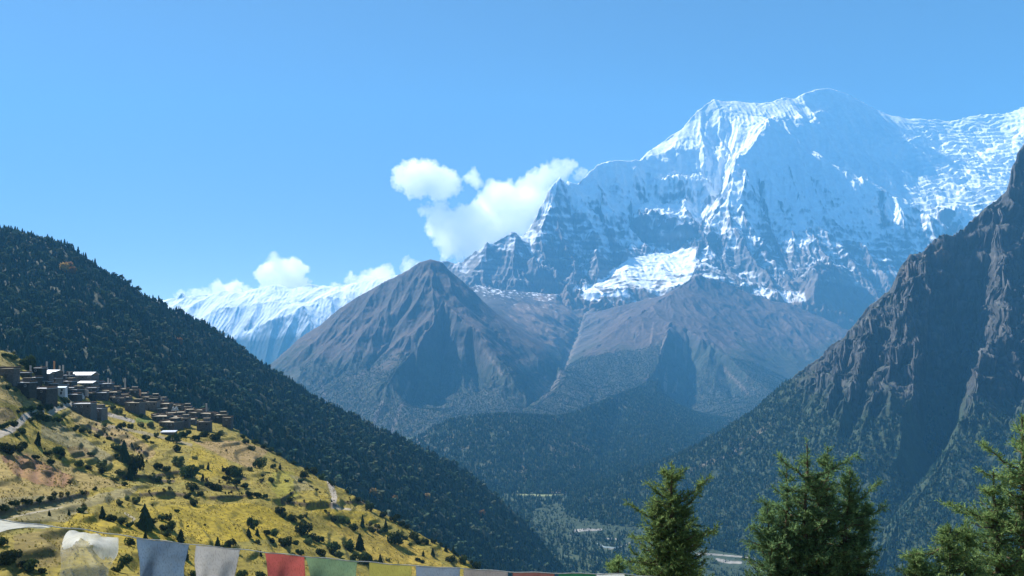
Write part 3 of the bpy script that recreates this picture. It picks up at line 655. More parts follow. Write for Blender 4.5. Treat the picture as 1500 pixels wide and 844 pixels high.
rocky = sstep(-330, -60, TD.Z + 90 * fbm(TD.X / 220, TD.YY / 220, 4, 101)) * sstep(1040, 1220, TD.PX)
TD.erode([260, 130, 64, 32], [30, 24, 15, 8], seed=37, mask=dm * (0.3 + 0.7 * rocky))
wq = 1.2 * fbm(TD.X / 200, TD.YY / 200, 4, 46)
def terr(Z, step, amt, w):
    q = Z / step + w; f = q - np.floor(q)
    return step * amt * (sstep(0.3, 0.7, f) - f)
TD.Z += rocky * dm * (terr(TD.Z, 85.0, 0.6, wq) + terr(TD.Z, 30.0, 0.5, 2 * wq))
TD.Z += rocky * dm * (50 * (ridged(TD.X / 170, TD.YY / 170, 5, 44) - 0.45) + 10 * perlin(TD.X / 300, TD.Z / 22, 45))
gx, gy = TD.grad(); sl = np.hypot(gx, gy); py = TD.py(); cur = TD.Z - TD.smooth(TD.Z, 8)
n1 = fbm(TD.X / 110, TD.YY / 110, 6, 105, 0.6); n2 = fbm(TD.X / 26, TD.YY / 26, 4, 106, 0.6); st = perlin(TD.X / 260, TD.Z / 20, 107)
col = np.zeros(TD.X.shape + (3,)); col[:] = (0.048, 0.050, 0.052)
col = mixc(col, (0.098, 0.095, 0.093), sstep(0.0, 0.6, n2 + 0.3 * st + 0.02 * cur))
col = mixc(col, (0.055, 0.052, 0.05), sstep(0.1, 0.5, n1 - 0.1 * st) * 0.7)
col = mixc(col, (0.15, 0.11, 0.088), in_poly(TD.PX, py, [(1310, 430), (1325, 385), (1390, 350), (1410, 365), (1380, 390), (1340, 400)]) * sstep(-0.2, 0.4, n1) * 0.5)
col = mixc(col, (0.075, 0.085, 0.04), sstep(0.9, 0.5, sl + 0.3 * n1) * 0.7)          # grass on the ledges
forestD = (1 - rocky) * 1.0
fcol = sstep(0.1, 0.8, forestD + 0.5 * n1)
col = mixc(col, (0.034, 0.05, 0.03), fcol)
for (a, b) in [((1090, 650), (1075, 662)), ((1085, 660), (1010, 690)), ((1130, 620), (1085, 655))]:
    col = mixc(col, (0.14, 0.12, 0.09), sstep(5, 1, poly_dist(TD.PX, py, [a, b]) + 4 * n2) * 0.8)
col = mixc(col, (0.23, 0.22, 0.20), bars_mask(TD.PX, py, n1) * (TD.Z < -430))
slD = TD.smooth(sl, 3)
crag = rocky * dm * sstep(0.6, 1.2, slD) * (46 * (ridged(TD.X / 95 + TD.Z / 400, TD.Z / 75, 5, 153) - 0.45) + 16 * (ridged(TD.X / 30, TD.Z / 24, 4, 154) - 0.45))
tag(TD.build("cliff_mountain", M_cliff, col, crag), "dark rocky mountain with sheer ribbed cliffs filling the right edge", "mountain", kind="structure")

# ================================================================== LEFT FOREST HILL
TB = Terrain(-180, 860, 640, 640, 2100, 420)
bcrest = [(-180, 290, 1.5), (0, 338, 1.55), (40, 348), (75, 358, 1.55), (100, 368), (125, 385), (150, 403, 1.55), (190, 432), (230, 450, 1.55), (246, 460), (262, 464, 1.64), (280, 472), (300, 484, 1.68), (340, 513, 1.68), (380, 539), (420, 567), (470, 594), (530, 624, 1.7), (590, 650),
          (640, 674, 1.7), (690, 704, 1.7), (730, 735, 1.68), (765, 770, 1.65), (790, 804, 1.63), (806, 838, 1.6), (820, 870, 1.56)]
TB.solve([bcrest,
    [(-180, 400, 2.05), (0, 420, 2.05), (150, 480, 2.05), (300, 560, 2.08), (500, 670, 2.08), (690, 760, 2.05), (800, 830, 1.95)],
    [(-180, 560, .72), (0, 562, 0.76), (100, 592, .78), (200, 622, .80), (300, 645, .82), (400, 692, .88), (500, 738, .94), (600, 792, 1.0), (700, 850, 1.08), (770, 890, 1.25), (840, 900, 1.4)],
    [(-180, 640, .65), (100, 680, .66), (300, 740, .68), (500, 850, .72), (700, 960, .8), (860, 1000, .9)],
    [(110, 375, 1.55), (150, 440, 1.35), (200, 510, 1.15), (260, 580, 0.98)],
    [(246, 460, 1.58), (290, 520, 1.45), (340, 580, 1.25), (380, 630, 1.05)],
    [(60, 360, 1.52), (60, 440, 1.22), (80, 520, 0.96)], [(380, 545, 1.62), (430, 610, 1.4), (480, 670, 1.2)], [(590, 655, 1.62), (620, 710, 1.4), (660, 770, 1.25)],
    [(850, 880, 1.7), (860, 900, 2.0)],
], 2.0, 0.8, 0.004, seed=41)
TB.erode([180, 90, 45], [12, 9, 4], seed=47)
n1 = fbm(TB.X / 90, TB.YY / 90, 5, 111)
col = np.zeros(TB.X.shape + (3,)); col[:] = (0.035, 0.045, 0.028)
col = mixc(col, (0.05, 0.055, 0.032), sstep(0.2, 0.5, n1))
tag(TB.build("forest_hill", M_forestfloor, col), "steep hillside covered in dark conifers, left of the valley", "hill", kind="structure")

# ================================================================== FIELD SLOPE WITH TERRACES
TF = Terrain(-160, 900, 1060, 125, 720, 640, logy=True)
fcrest = [(-160, 490, .40), (-60, 505, .42), (0, 514, .43), (22, 521, .45), (45, 536, .48), (70, 547, .51), (100, 555, .54), (135, 562, .56), (165, 569, .57), (200, 583, .58), (240, 595, .58), (280, 606, .575), (320, 615, .565), (338, 624, .555),
          (345, 631, .545), (380, 652, .52), (405, 665), (430, 680, .50), (480, 706, .48), (540, 741, .465), (600, 776, .45), (650, 801, .435), (690, 826, .425), (720, 846, .42), (800, 905, .40), (900, 970, .38)]
TF.solve([fcrest,
    [(-160, 560, .70), (0, 580, .70), (150, 640, .71), (300, 690, .71), (400, 740, .70), (500, 800, .67), (600, 880, .62), (700, 950, .57), (900, 1100, .5)],
    [(-160, 545, .34), (0, 556, .36), (40, 566, .40), (70, 583, .43), (100, 600, .46), (130, 612, .475), (180, 622, .48), (240, 636, .485), (300, 638, .49), (335, 640, .50)],
    [(-160, 590, .29), (0, 606, .315), (60, 622, .36), (130, 640, .40), (240, 660, .43), (330, 662, .46), (400, 686, .455)],
    [(-160, 660, .235), (0, 680, .25), (60, 690, .275), (120, 694, .31), (200, 700, .345), (300, 702, .385), (400, 716, .40), (490, 738, .405)],
    [(-160, 720, .20), (0, 738, .205), (100, 728, .245), (200, 736, .285), (300, 742, .33), (400, 762, .355), (500, 785, .38), (600, 820, .395)],
    [(-160, 790, .165), (0, 800, .175), (100, 800, .19), (200, 810, .21), (300, 815, .245), (400, 825, .28), (520, 838, .325), (640, 860, .36)],
    [(-160, 890, .14), (0, 900, .145), (200, 900, .16), (400, 910, .19), (600, 940, .24), (800, 990, .30), (900, 1020, .32)],
    [(-160, 980, .127), (200, 990, .127), (500, 1050, .127), (900, 1150, .127)],
], 1.0, 0.5, 0.003, seed=51)
TF.Z = TF.smooth(TF.Z, 10)
TF.erode([60, 25], [1.6, 0.7], seed=57)
tq = TF.Z / 3.6 + 1.5 * fbm(TF.X / 70, TF.YY / 70, 3, 161); tf_ = tq - np.floor(tq)
tmask = sstep(-0.15, 0.2, fbm(TF.X / 45, TF.YY / 45, 3, 162))
TF.Z += tmask * 3.6 * 0.55 * (sstep(0.35, 0.65, tf_) - tf_)
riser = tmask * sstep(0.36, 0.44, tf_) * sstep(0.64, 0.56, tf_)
py = TF.py()
def nrm(A, s_): return fbm(TF.X / s_, TF.YY / s_, 4, A)
n1 = nrm(121, 30); n2 = nrm(122, 7); n3 = nrm(123, 90)
wx = TF.PX + 5 * n2 + 4 * n1; wy = py + 3.0 * n1 + 1.5 * n2
YEL = (0.43, 0.325, 0.035); TAN = (0.38, 0.285, 0.145); OLV = (0.235, 0.215, 0.07); BRN = (0.235, 0.17, 0.105); RED = (0.36, 0.19, 0.12); GRN = (0.17, 0.23, 0.05); PNK = (0.37, 0.26, 0.17); GRY = (0.30, 0.26, 0.19)
col = np.zeros(TF.X.shape + (3,)); col[:] = (0.34, 0.27, 0.065)
col = mixc(col, OLV, sstep(0.0, 0.5, n1 + 0.5 * n2) * 0.75)
col = mixc(col, YEL, sstep(0.0, 0.4, n3 - 0.3 * n2) * 0.6)
def paint(poly, c, k=0.9):
    global col
    col = mixc(col, c, in_poly(wx, wy, poly) * np.clip(k + 0.25 * n2, 0, 1))
paint([(-160, 500), (30, 522), (20, 540), (0, 560), (-160, 560)], (0.34, 0.27, 0.11))
paint([(-160, 560), (20, 552), (45, 567), (80, 585), (75, 592), (40, 597), (0, 590), (-160, 590)], TAN)
paint([(-160, 588), (15, 598), (25, 612), (0, 622), (-160, 620)], BRN)
paint([(62, 615), (75, 612), (120, 640), (165, 668), (165, 678), (150, 680), (90, 652), (60, 640)], GRY)
paint([(95, 655), (120, 652), (140, 668), (110, 672)], BRN)
paint([(100, 600), (130, 612), (170, 630), (225, 665), (215, 672), (160, 640), (110, 622)], TAN)
paint([(125, 608), (180, 628), (228, 660), (222, 668), (160, 635)], PNK, 0.8)
paint([(-160, 660), (20, 660), (70, 670), (120, 690), (190, 712), (140, 716), (80, 728), (0, 738), (-160, 740)], TAN)
paint([(0, 668), (40, 668), (110, 700), (95, 716), (60, 712), (20, 695)], RED, 0.75)
paint([(-160, 738), (150, 722), (210, 712), (190, 726), (120, 745), (150, 765), (60, 765), (-160, 780)], GRY)
paint([(110, 752), (150, 752), (240, 780), (300, 800), (150, 790), (80, 780)], YEL)
paint([(20, 785), (100, 775), (120, 800), (80, 830), (20, 830)], (0.26, 0.2, 0.09))
paint([(280, 645), (350, 645), (395, 660), (370, 688), (330, 672)], PNK, 0.95)
paint([(285, 655), (330, 672), (340, 690), (300, 700), (270, 690)], YEL)
paint([(400, 690), (430, 690), (440, 725), (405, 728), (395, 708)], (0.33, 0.30, 0.05))
paint([(425, 695), (445, 700), (460, 715), (435, 722)], GRY, 0.7)
paint([(250, 740), (360, 735), (420, 752), (410, 790), (300, 800), (265, 780)], YEL, 0.95)
paint([(195, 745), (250, 740), (260, 775), (240, 770)], YEL, 0.8)
paint([(470, 762), (560, 775), (640, 815), (660, 840), (560, 845), (520, 800)], (0.42, 0.31, 0.075), 0.95)
paint([(480, 745), (540, 750), (560, 770), (500, 765)], YEL, 0.8)
paint([(200, 613), (223, 613), (225, 620), (200, 620)], GRN, 1.0)
# ploughed rows in the red field
col *= np.array((0.58, 0.565, 0.33))
col *= (1 + 0.28 * perlin(TF.X / 2.2, TF.YY / 3.5, 171) + 0.16 * n2)[..., None]
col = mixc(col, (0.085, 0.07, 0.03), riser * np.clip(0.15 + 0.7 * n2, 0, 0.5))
pl = in_poly(wx, wy, [(0, 668), (40, 668), (110, 700), (95, 716), (60, 712), (20, 695)])
row = 0.5 + 0.5 * np.sin((TF.X * 0.55 + TF.YY * 0.35) * 2 * np.pi / 3.0 + 1.5 * n1)
TF.Z += pl * 0.55 * row
col = mixc(col, (0.15, 0.075, 0.045), pl * (1 - row) * 0.6)
# dirt road and paths
def road(line, w, c, k=1.0):
    global col
    col = mixc(col, c, sstep(w * 1.25, w * 0.8, poly_dist(TF.PX, py, line) + 0.8 * n2) * k)
ROADC = (0.31, 0.265, 0.205)
road([(-60, 655), (0, 636), (18, 629), (30, 618), (36, 611), (48, 607), (60, 604)], 5.0, ROADC)
road([(74, 605), (84, 598), (100, 592), (106, 590)], 4.2, ROADC)
road([(481, 700), (486, 715), (490, 728), (488, 738)], 4.0, ROADC); road([(488, 738), (500, 742), (512, 745)], 2.5, ROADC, .8)
road([(0, 757), (40, 752), (90, 741)], 2.0, (0.26, 0.23, 0.18), 0.7)
road([(160, 625), (200, 632), (235, 640), (280, 652)], 2.2, (0.2, 0.17, 0.12), 0.7); road([(155, 606), (195, 617)], 2.6, (0.25, 0.22, 0.18))
road([(190, 770), (197, 760), (183, 752)], 1.4, ROADC, .7)
# terrace ledges: a step down on the near side of each line, with its bare bank
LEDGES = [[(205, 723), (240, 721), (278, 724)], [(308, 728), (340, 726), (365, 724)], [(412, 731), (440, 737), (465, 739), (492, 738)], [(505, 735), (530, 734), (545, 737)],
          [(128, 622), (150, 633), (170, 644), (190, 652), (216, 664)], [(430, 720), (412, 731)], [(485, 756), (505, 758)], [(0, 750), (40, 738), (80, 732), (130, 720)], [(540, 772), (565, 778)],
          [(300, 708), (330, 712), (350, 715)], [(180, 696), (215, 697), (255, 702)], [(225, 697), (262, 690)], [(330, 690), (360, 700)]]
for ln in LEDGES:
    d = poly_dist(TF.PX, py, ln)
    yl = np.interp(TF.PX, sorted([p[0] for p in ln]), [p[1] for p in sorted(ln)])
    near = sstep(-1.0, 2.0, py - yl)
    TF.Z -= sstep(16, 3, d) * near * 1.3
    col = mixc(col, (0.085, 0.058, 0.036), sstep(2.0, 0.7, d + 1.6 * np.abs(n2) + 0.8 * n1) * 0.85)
tag(TF.build("terraced_hillside", M_field, col), "sunny yellow and tan terraced field slope below the village", "hillside", kind="structure")

# ground under the viewpoint, falling away into the valley
ax = np.linspace(-330, 300, 127); ay = np.linspace(-120, 210, 90)
aX, aY = np.meshgrid(ax, ay, indexing='ij')
def near_z(x, y):
    t = sstep(-0.2, 1, np.clip(y, 0, None) / 40.0)
    return -6.5 - 0.37 * np.clip(y - 4, 0, None) - 0.10 * np.clip(x + 10, 0, None) - 0.12 * np.clip(x, -60, 0) * 0 + 0.6 * fbm(np.asarray(x) / 9, np.asarray(y) / 9, 4, 131)
aZ = near_z(aX, aY)
n1 = fbm(aX / 4, aY / 4, 4, 132)
col = np.zeros(aX.shape + (3,)); col[:] = (0.2, 0.17, 0.06); col = mixc(col, (0.10, 0.11, 0.04), sstep(-0.1, 0.4, n1))
V = np.stack([aX, aY, aZ + CAMZ], -1).reshape(-1, 3); idx = np.arange(aX.size).reshape(aX.shape)
q = np.stack([idx[:-1, :-1], idx[1:, :-1], idx[1:, 1:], idx[:-1, 1:]], -1).reshape(-1)
tag(obj("near_hillside", np_mesh("near_hillside", V, q, np.arange(0, len(q), 4), [M_field], True, col.reshape(-1, 3))), "grassy slope just under the viewpoint", "hillside", kind="structure")

# ================================================================== HAZE
hx0, hx1, hy0, hy1, hz0, hz1 = -15500, 15500, -1500, 14000, CAMZ - 560, CAMZ + 4560
hv = [(x, y, z) for x in (hx0, hx1) for y in (hy0, hy1) for z in (hz0, hz1)]
hf = [(0, 1, 3, 2), (4, 6, 7, 5), (0, 4, 5, 1), (2, 3, 7, 6), (0, 2, 6, 4), (1, 5, 7, 3)]
mh, nt, o = new_mat("haze_air")
pv = nd(nt, "ShaderNodeVolumePrincipled")
pv.inputs["Color"].default_value = (*HAZE_COL, 1); pv.inputs["Density"].default_value = HAZE_DENS
pv.inputs["Absorption Color"].default_value = (0, 0, 0, 1); pv.inputs["Anisotropy"].default_value = 0.0
nt.links.new(pv.outputs[0], o.inputs["Volume"])
tag(obj("haze", mesh_pyd("haze", hv, hf, [mh])), "blue mountain haze filling the valley air", "haze", kind="stuff")

# ================================================================== CLOUDS (beyond the haze box)
from mathutils import noise as mnoise
M_cloud, nt, o = new_mat("cloud_vapour")
cv = nd(nt, "ShaderNodeVolumePrincipled")
cv.inputs["Color"].default_value = (1, 1, 1, 1); cv.inputs["Density"].default_value = 1 / 230.0
cv.inputs["Absorption Color"].default_value = (1, 1, 1, 1); cv.inputs["Anisotropy"].default_value = 0.6
nt.links.new(cv.outputs[0], o.inputs["Volume"])
def ctex(name, size, depth):
    t = bpy.data.textures.new(name, 'CLOUDS'); t.noise_scale = size; t.noise_depth = depth; t.noise_basis = 'ORIGINAL_PERLIN'; return t
ct1, ct2 = ctex("billow", 170, 4), ctex("wisp", 48, 5)
def cloud(label, Y, blobs, seed):
    r = random.Random(seed); bm = bmesh.new()
    cx = sum(b[0] for b in blobs) / len(blobs); cy = sum(b[1] for b in blobs) / len(blobs)
    C0 = Vector(P(cx, cy, Y))
    for (bx, by, br) in blobs:
        rr = (1.27 if Y > 14650 else 1.55) * br / F * Y
        c = Vector(P(bx, by, Y)) - C0 + Vector((0, r.uniform(-0.6, 0.6) * rr, 0))
        bmesh.ops.create_icosphere(bm, subdivisions=3, radius=rr, matrix=Matrix.Translation(c) @ Matrix.Diagonal((1, 1.0, 1, 1)))
        for k in range(5):
            d = Vector((r.gauss(0, 1), r.gauss(0, 1), r.gauss(0, 1) + 0.3)).normalized(); q = rr * r.uniform(0.2, 0.42)
            bmesh.ops.create_icosphere(bm, subdivisions=2, radius=q, matrix=Matrix.Translation(c + d * rr * 0.92))
    me = bpy.data.meshes.new("cloud"); bm.to_mesh(me); bm.free(); me.materials.append(M_cloud)
    o = obj("cloud", me); o.location = C0
    m = o.modifiers.new("union", 'REMESH'); m.mode = 'VOXEL'; m.voxel_size = 13
    for t, st in ((ct1, 380), (ct2, 240)):
        m = o.modifiers.new("fluff", 'DISPLACE'); m.texture = t; m.texture_coords = 'GLOBAL'; m.strength = st; m.mid_level = 0.5
    m = o.modifiers.new("clean", 'REMESH'); m.mode = 'VOXEL'; m.voxel_size = 13
    tag(o, label, "cloud", "clouds over the snow peaks")
cloud("rounded white cloud floating highest, above the big bank left of the massif", 14900,
      [(592, 262, 14), (608, 254, 15), (628, 262, 19), (650, 268, 18), (664, 273, 11), (610, 273, 15), (640, 278, 13), (600, 247, 9), (584, 268, 9)], 1)
cloud("big bright cloud bank clinging to the left ridge of the snow massif", 14700,
      [(626, 308, 8), (645, 314, 13), (642, 335, 13), (655, 350, 15), (670, 332, 17), (690, 335, 26), (715, 325, 30), (735, 297, 22), (722, 290, 17), (760, 305, 26), (785, 310, 22), (770, 283, 14), (785, 268, 15), (802, 258, 13), (818, 251, 12),
       (833, 246, 9), (850, 256, 7), (672, 365, 13), (692, 362, 17), (720, 352, 20), (655, 374, 8), (760, 335, 20), (795, 285, 14), (800, 300, 14)], 2)
cloud("tiny puff of cloud between the high round cloud and the big bank", 14800, [(692, 262, 8), (702, 268, 6), (712, 272, 4), (697, 256, 5)], 3)
cloud("tall heaped white cloud standing above the far snow range", 14500,
      [(394, 401, 11), (408, 391, 11), (424, 401, 15), (434, 415, 11), (410, 418, 13), (420, 434, 14), (405, 432, 9), (440, 428, 9), (456, 430, 7), (388, 425, 7)], 4)
cloud("low flat white cloud resting on the left end of the far snow range", 14500, [(318, 431, 8), (336, 429, 10), (354, 431, 8), (368, 435, 6), (304, 433, 6), (286, 430, 6), (262, 436, 5), (322, 426, 8), (345, 425, 8), (380, 436, 7)], 5)
cloud("white cloud tucked against the left flank of the brown pointed peak", 14600, [(514, 407, 6), (535, 418, 12), (553, 408, 12), (565, 403, 9), (541, 430, 12), (525, 425, 9), (508, 432, 9), (492, 428, 7), (560, 420, 9)], 6)
cloud("small white cloud scrap just left of the brown pointed summit", 14600, [(599, 391, 7), (609, 392, 6)], 7)

# ================================================================== FORESTS
def conifer_tmpl(tiers, seg, seed, slim=0.2, droop=0.10):
    r = np.random.default_rng(seed); V = []; Fc = []
    lean = (r.random(2) - 0.5) * 0.05
    for t in range(tiers):
        f0 = t / tiers; zb = 0.06 + 0.94 * f0 ** 0.95; zt = min(1.0, zb + (1.0 - zb) * 0.55 + 0.08)
        if t == tiers - 1: zt = 1.0
        rad = slim * (1 - f0) ** 0.85 * (0.85 + 0.3 * r.random()) + 0.012
        b = len(V); V.append((lean[0] * zt, lean[1] * zt, zt)); ph = r.random() * 6.28
        for k in range(seg):
            a = ph + 2 * math.pi * k / seg + (r.random() - .5) * 0.5
            rr = rad * (1.15 if k % 2 else 0.62) * (0.8 + 0.4 * r.random())
            V.append((rr * math.cos(a) + lean[0] * zb, rr * math.sin(a) + lean[1] * zb, zb - droop * rad * (2.0 if k % 2 else 0.2)))
        for k in range(seg): Fc.append((b, b + 1 + k, b + 1 + (k + 1) % seg))
    return np.array(V), np.array(Fc)
def round_tmpl(seed, n=26):
    """a bushy crown: tilted leaf-clump triangles spread through an egg-shaped volume"""
    r = np.random.default_rng(seed); V = []; Fc = []
    for k in range(n):
        d = r.normal(size=3); d /= np.linalg.norm(d); c = d * (0.55 + 0.45 * r.random()) * np.array([0.30, 0.30, 0.42]) + np.array([0, 0, 0.55])
        u = r.normal(size=3); u /= np.linalg.norm(u); w = np.cross(u, r.normal(size=3)); w /= np.linalg.norm(w); s_ = 0.2 + 0.12 * r.random()
        b = len(V); V += [c + u * s_, c - u * s_ * 0.5 + w * s_ * 0.8, c - u * s_ * 0.5 - w * s_ * 0.8]; Fc.append((b, b + 1, b + 2))
    return np.array(V), np.array(Fc)
def forest(name, label, px, Y, Z, h0, h1, tmpls, cols, seed, sink=0.3):
    r = np.random.default_rng(seed); n = len(px)
    X = (px - CX) / F * Y
    h = h0 + (h1 - h0) * r.random(n) ** 1.3; ang = r.random(n) * 6.283; w = 0.85 + 0.4 * r.random(n)
    ti = r.integers(0, len(tmpls), n)
    Vs, Fs, Cs, off = [], [], [], 0
    for k, (tv, tf, kind) in enumerate(tmpls):
        m = ti == k; c = int(m.sum())
        if not c: continue
        ca, sa = np.cos(ang[m])[:, None], np.sin(ang[m])[:, None]; hh = h[m][:, None]; ww = (h[m] * w[m])[:, None]
        x = (tv[None, :, 0] * ca - tv[None, :, 1] * sa) * ww + X[m][:, None]
        y = (tv[None, :, 0] * sa + tv[None, :, 1] * ca) * ww + Y[m][:, None]
        z = tv[None, :, 2] * hh + Z[m][:, None] + CAMZ - sink
        Vs.append(np.stack([x, y, z], -1).reshape(-1, 3))
        Fs.append((tf[None] + (np.arange(c) * len(tv))[:, None, None] + off).reshape(-1))
        pal = np.array(cols[kind]); cc = pal[r.integers(0, len(pal), c)] * (0.75 + 0.5 * r.random((c, 1)))
        Cs.append(np.repeat(cc, len(tv), axis=0)); off += c * len(tv)
    V = np.concatenate(Vs); Fl = np.concatenate(Fs); C = np.concatenate(Cs)
    me = np_mesh(name, V, Fl, np.arange(0, len(Fl), 3), [M_conifer], False, C)
    o = obj(name, me); tag(o, label, "forest", kind="stuff"); return o
PAL = {'c': [(0.018, 0.040, 0.034), (0.022, 0.046, 0.034), (0.015, 0.034, 0.032), (0.042, 0.072, 0.046)],
       'r': [(0.05, 0.085, 0.048), (0.07, 0.10, 0.06), (0.04, 0.07, 0.045), (0.085, 0.10, 0.06)]}
NEAR_T = [(*conifer_tmpl(6, 8, 200 + i, 0.19 + 0.02 * (i % 3)), 'c') for i in range(6)] + [(*round_tmpl(300), 'r')]
FAR_T = [(*conifer_tmpl(3, 6, 220 + i, 0.22), 'c') for i in range(5)] + [(*round_tmpl(301, 14), 'r')]

# left hill: the individuals that stand nearest are trees of their own, the rest one wood
fieldtop = np.interp(TB.PX, [p[0] for p in fcrest], [p[1] for p in fcrest])
densB = (1 / 46.0) * sstep(-0.75, 0.0, fbm(TB.X / 70, TB.YY / 70, 4, 141) + 0.35) * (TB.py() < fieldtop + 25) * (TB.YY < 1800)
px, Y, Z = TB.scatter(densB, seed=61)
pyv = HZ - Z / Y * F
vis = pyv < np.interp(px, [p[0] for p in fcrest], [p[1] for p in fcrest]) + 4
size = 12.0 / Y * vis * (px > -5) * (px < 815)
order = np.argsort(-size)
ind = order[:300]; rest = np.setdiff1d(np.arange(len(px)), ind)
forest("conifer_forest", "dense dark conifer wood covering the steep left hillside", px[rest], Y[rest], Z[rest], 8.0, 15.5, NEAR_T, PAL, 62)
IND = [(px[i], Y[i], Z[i]) for i in ind]
# right mountain's lower slopes
densD = (1 / 60.0) * sstep(0.25, 0.75, forestD + 0.45 * fbm(TD.X / 60, TD.YY / 60, 4, 143)) * (sl < 1.6) * (TD.YY < 2850) * (1 - np.clip(bars_mask(TD.PX, TD.py(), 0) * 1.5, 0, 1) * (TD.Z < -420)) * (TD.Z > -518)
densD = densD * np.where(TD.YY > 1500, 1, 0.0)
px, Y, Z = TD.scatter(densD, seed=64)
forest("slope_forest", "blue green conifer wood climbing the foot of the right cliffs", px, Y, Z, 9, 17, FAR_T, PAL, 65)
# scattered trees high in the cliffs
densC = (1 / 900.0) * rocky * (sl < 1.15) * (TD.YY < 2900) * sstep(0.0, 0.3, fbm(TD.X / 80, TD.YY / 80, 4, 144) + 0.1) * 2
px, Y, Z = TD.scatter(densC, seed=66)
forest("cliff_scrub", "scattered dark scrub and small trees on the cliff ledges", px, Y, Z, 5, 11, FAR_T, PAL, 67)
densW = (1 / 75.0) * sstep(-0.5, 0.1, fbm(TW.X / 80, TW.YY / 80, 4, 145) + 0.25) * (TW.YY < 5390)
px, Y, Z = TW.scatter(densW, seed=68)
forest("hill_forest", "hazy conifer wood covering the low hill at mid distance", px, Y, Z, 10, 18, FAR_T, PAL, 69)
densE = (1 / 70.0) * sstep(0.3, 0.8, foE) * (TE.YY < np.where(TE.PX > 760, 6600, 5700)) * (TE.PX > 440) * (TE.PX < 1200)
px, Y, Z = TE.scatter(densE, seed=72)
forest("spur_forest", "thin blue conifer wood on the lower spurs of the brown mountain", px, Y, Z, 6, 10.5, FAR_T[:5], {'c': [(0.022, 0.040, 0.03), (0.028, 0.046, 0.03)]}, 73)
# valley floor
n = 26000; r = np.random.default_rng(70)
Y = 1350 + 1600 * r.random(n); px = 640 + 560 * r.random(n); X = (px - CX) / F * Y; Z = floor_z(X, Y)
pyv = HZ - Z / Y * F
keep = (r.random(n) < (Y / 2950) ** 1.0 * 0.9) & ~in_poly(px, pyv, [(752, 717), (780, 715.5), (835, 718), (836, 725), (800, 729), (756, 727)]) & (bars_mask(px, pyv, 0) < 0.2) & (fbm(X / 70, Y / 70, 4, 146) > -0.28)
forest("valley_forest", "pine wood spread over the valley floor", px[keep], Y[keep], Z[keep], 9, 17, FAR_T, PAL, 71)
# autumn trees among the dark wood (golden crowns)
# ------------------------------------------------------------------ individual trees of the left wood
TMESH = []
for k, (tv, tf, kind) in enumerate([(*conifer_tmpl(8, 9, 400 + i, 0.20 + 0.02 * (i % 3)), 'c') for i in range(6)]):
    c = np.array(PAL['c'][k % 4])[None] * np.ones((len(tv), 1))
    TMESH.append(np_mesh("conifer_tree", tv, tf.reshape(-1), np.arange(0, tf.size, 3), [leaf_mat("single_conifer_needles", 0.5, 0.18, 0.75, 1.25, True) if k == 0 else TMESH[0].materials[0]], False, c))
for k, (p_, Y_, Z_) in enumerate(IND):
    o = bpy.data.objects.new("conifer_tree", TMESH[k % 6]); S.collection.objects.link(o)
    h = random.uniform(9, 15.5); w = h * random.uniform(0.85, 1.2)
    o.location = ((p_ - CX) / F * Y_, Y_, Z_ + CAMZ - 0.3); o.scale = (w, w, h); o.rotation_euler = (0, 0, random.uniform(0, 6.28))
    tag(o, "dark conifer in the forest front row, just beyond the sunny field crest", "tree", "front row conifers of the left forest")
# golden autumn trees standing in the dark wood
M_gold = leaf_mat("golden_leaves", 0.6, 0.3, 0.75, 1.25, True, (0.30, 0.19, 0.06))
tv, tf = round_tmpl(500, 130)
GM = np_mesh("autumn_tree", tv, tf.reshape(-1), np.arange(0, tf.size, 3), [M_gold], False)
for (gx_, gy_, hpx, lb) in [(94, 400, 13, "orange autumn tree high on the left forest slope, leftmost of its clump"), (101, 398, 12, "orange autumn tree high on the left forest slope, middle of its clump"),
                            (106, 404, 11, "orange autumn tree high on the left forest slope, rightmost of its clump"), (547, 728, 11, "pale gold tree in the dark wood, just above the field crest"),
                            (579, 736, 9, "pale gold tree in the wood, second from left above the field crest"), (626, 733, 9, "rusty gold tree in the wood, upslope from the field tip"),
                            (706, 759, 10, "rusty gold tree low in the wood, nearest the valley floor"), (263, 505, 9, "pale larch on the dark forest slope above the village's right end")]:
    Yt, Zt = TB.hit(gx_, gy_)
    o = obj("autumn_tree", GM); h = hpx / F * Yt * 1.25
    o.location = ((gx_ - CX) / F * Yt, Yt, Zt + CAMZ - 0.1 * h); o.scale = (h, h, h); o.rotation_euler = (0, 0, random.uniform(0, 6))
    tag(o, lb, "tree", "golden trees in the dark wood")

# ------------------------------------------------------------------ shrubs and little junipers on the fields
def bush_tmpl(seed, lobes=6, n=420, flat=1.0):
    r = np.random.default_rng(seed); L = []
    for k in range(lobes):
        a = r.random() * 6.28; d = 0.40 * r.random() ** 0.6
        L.append((d * math.cos(a), d * math.sin(a), 0.16 + 0.36 * r.random(), 0.11 + 0.19 * r.random()))
    V = []; Fc = []; C = []
    for k in range(n):
        lx, ly, lz, lr = L[r.integers(0, lobes)]
        d = r.normal(size=3); d /= np.linalg.norm(d); c = np.array([lx, ly, lz]) + d * lr * (0.6 + 0.45 * r.random() ** 0.5); c[2] = max(c[2], 0.0) * flat
        u = r.normal(size=3); u /= np.linalg.norm(u); w = np.cross(u, r.normal(size=3)); w /= np.linalg.norm(w); s_ = 0.05 + 0.05 * r.random()
        b = len(V); V += [c + u * s_, c - u * s_ * 0.5 + w * s_ * 0.8, c - u * s_ * 0.5 - w * s_ * 0.8]; Fc.append((b, b + 1, b + 2))
        C += [np.array((0.046, 0.066, 0.026)) * (0.65 + 0.7 * r.random())] * 3
    return np.array(V), np.array(Fc), np.array(C)
M_bush = leaf_mat("shrub_leaves", 1.5, 0.2, 0.7, 1.3, True)
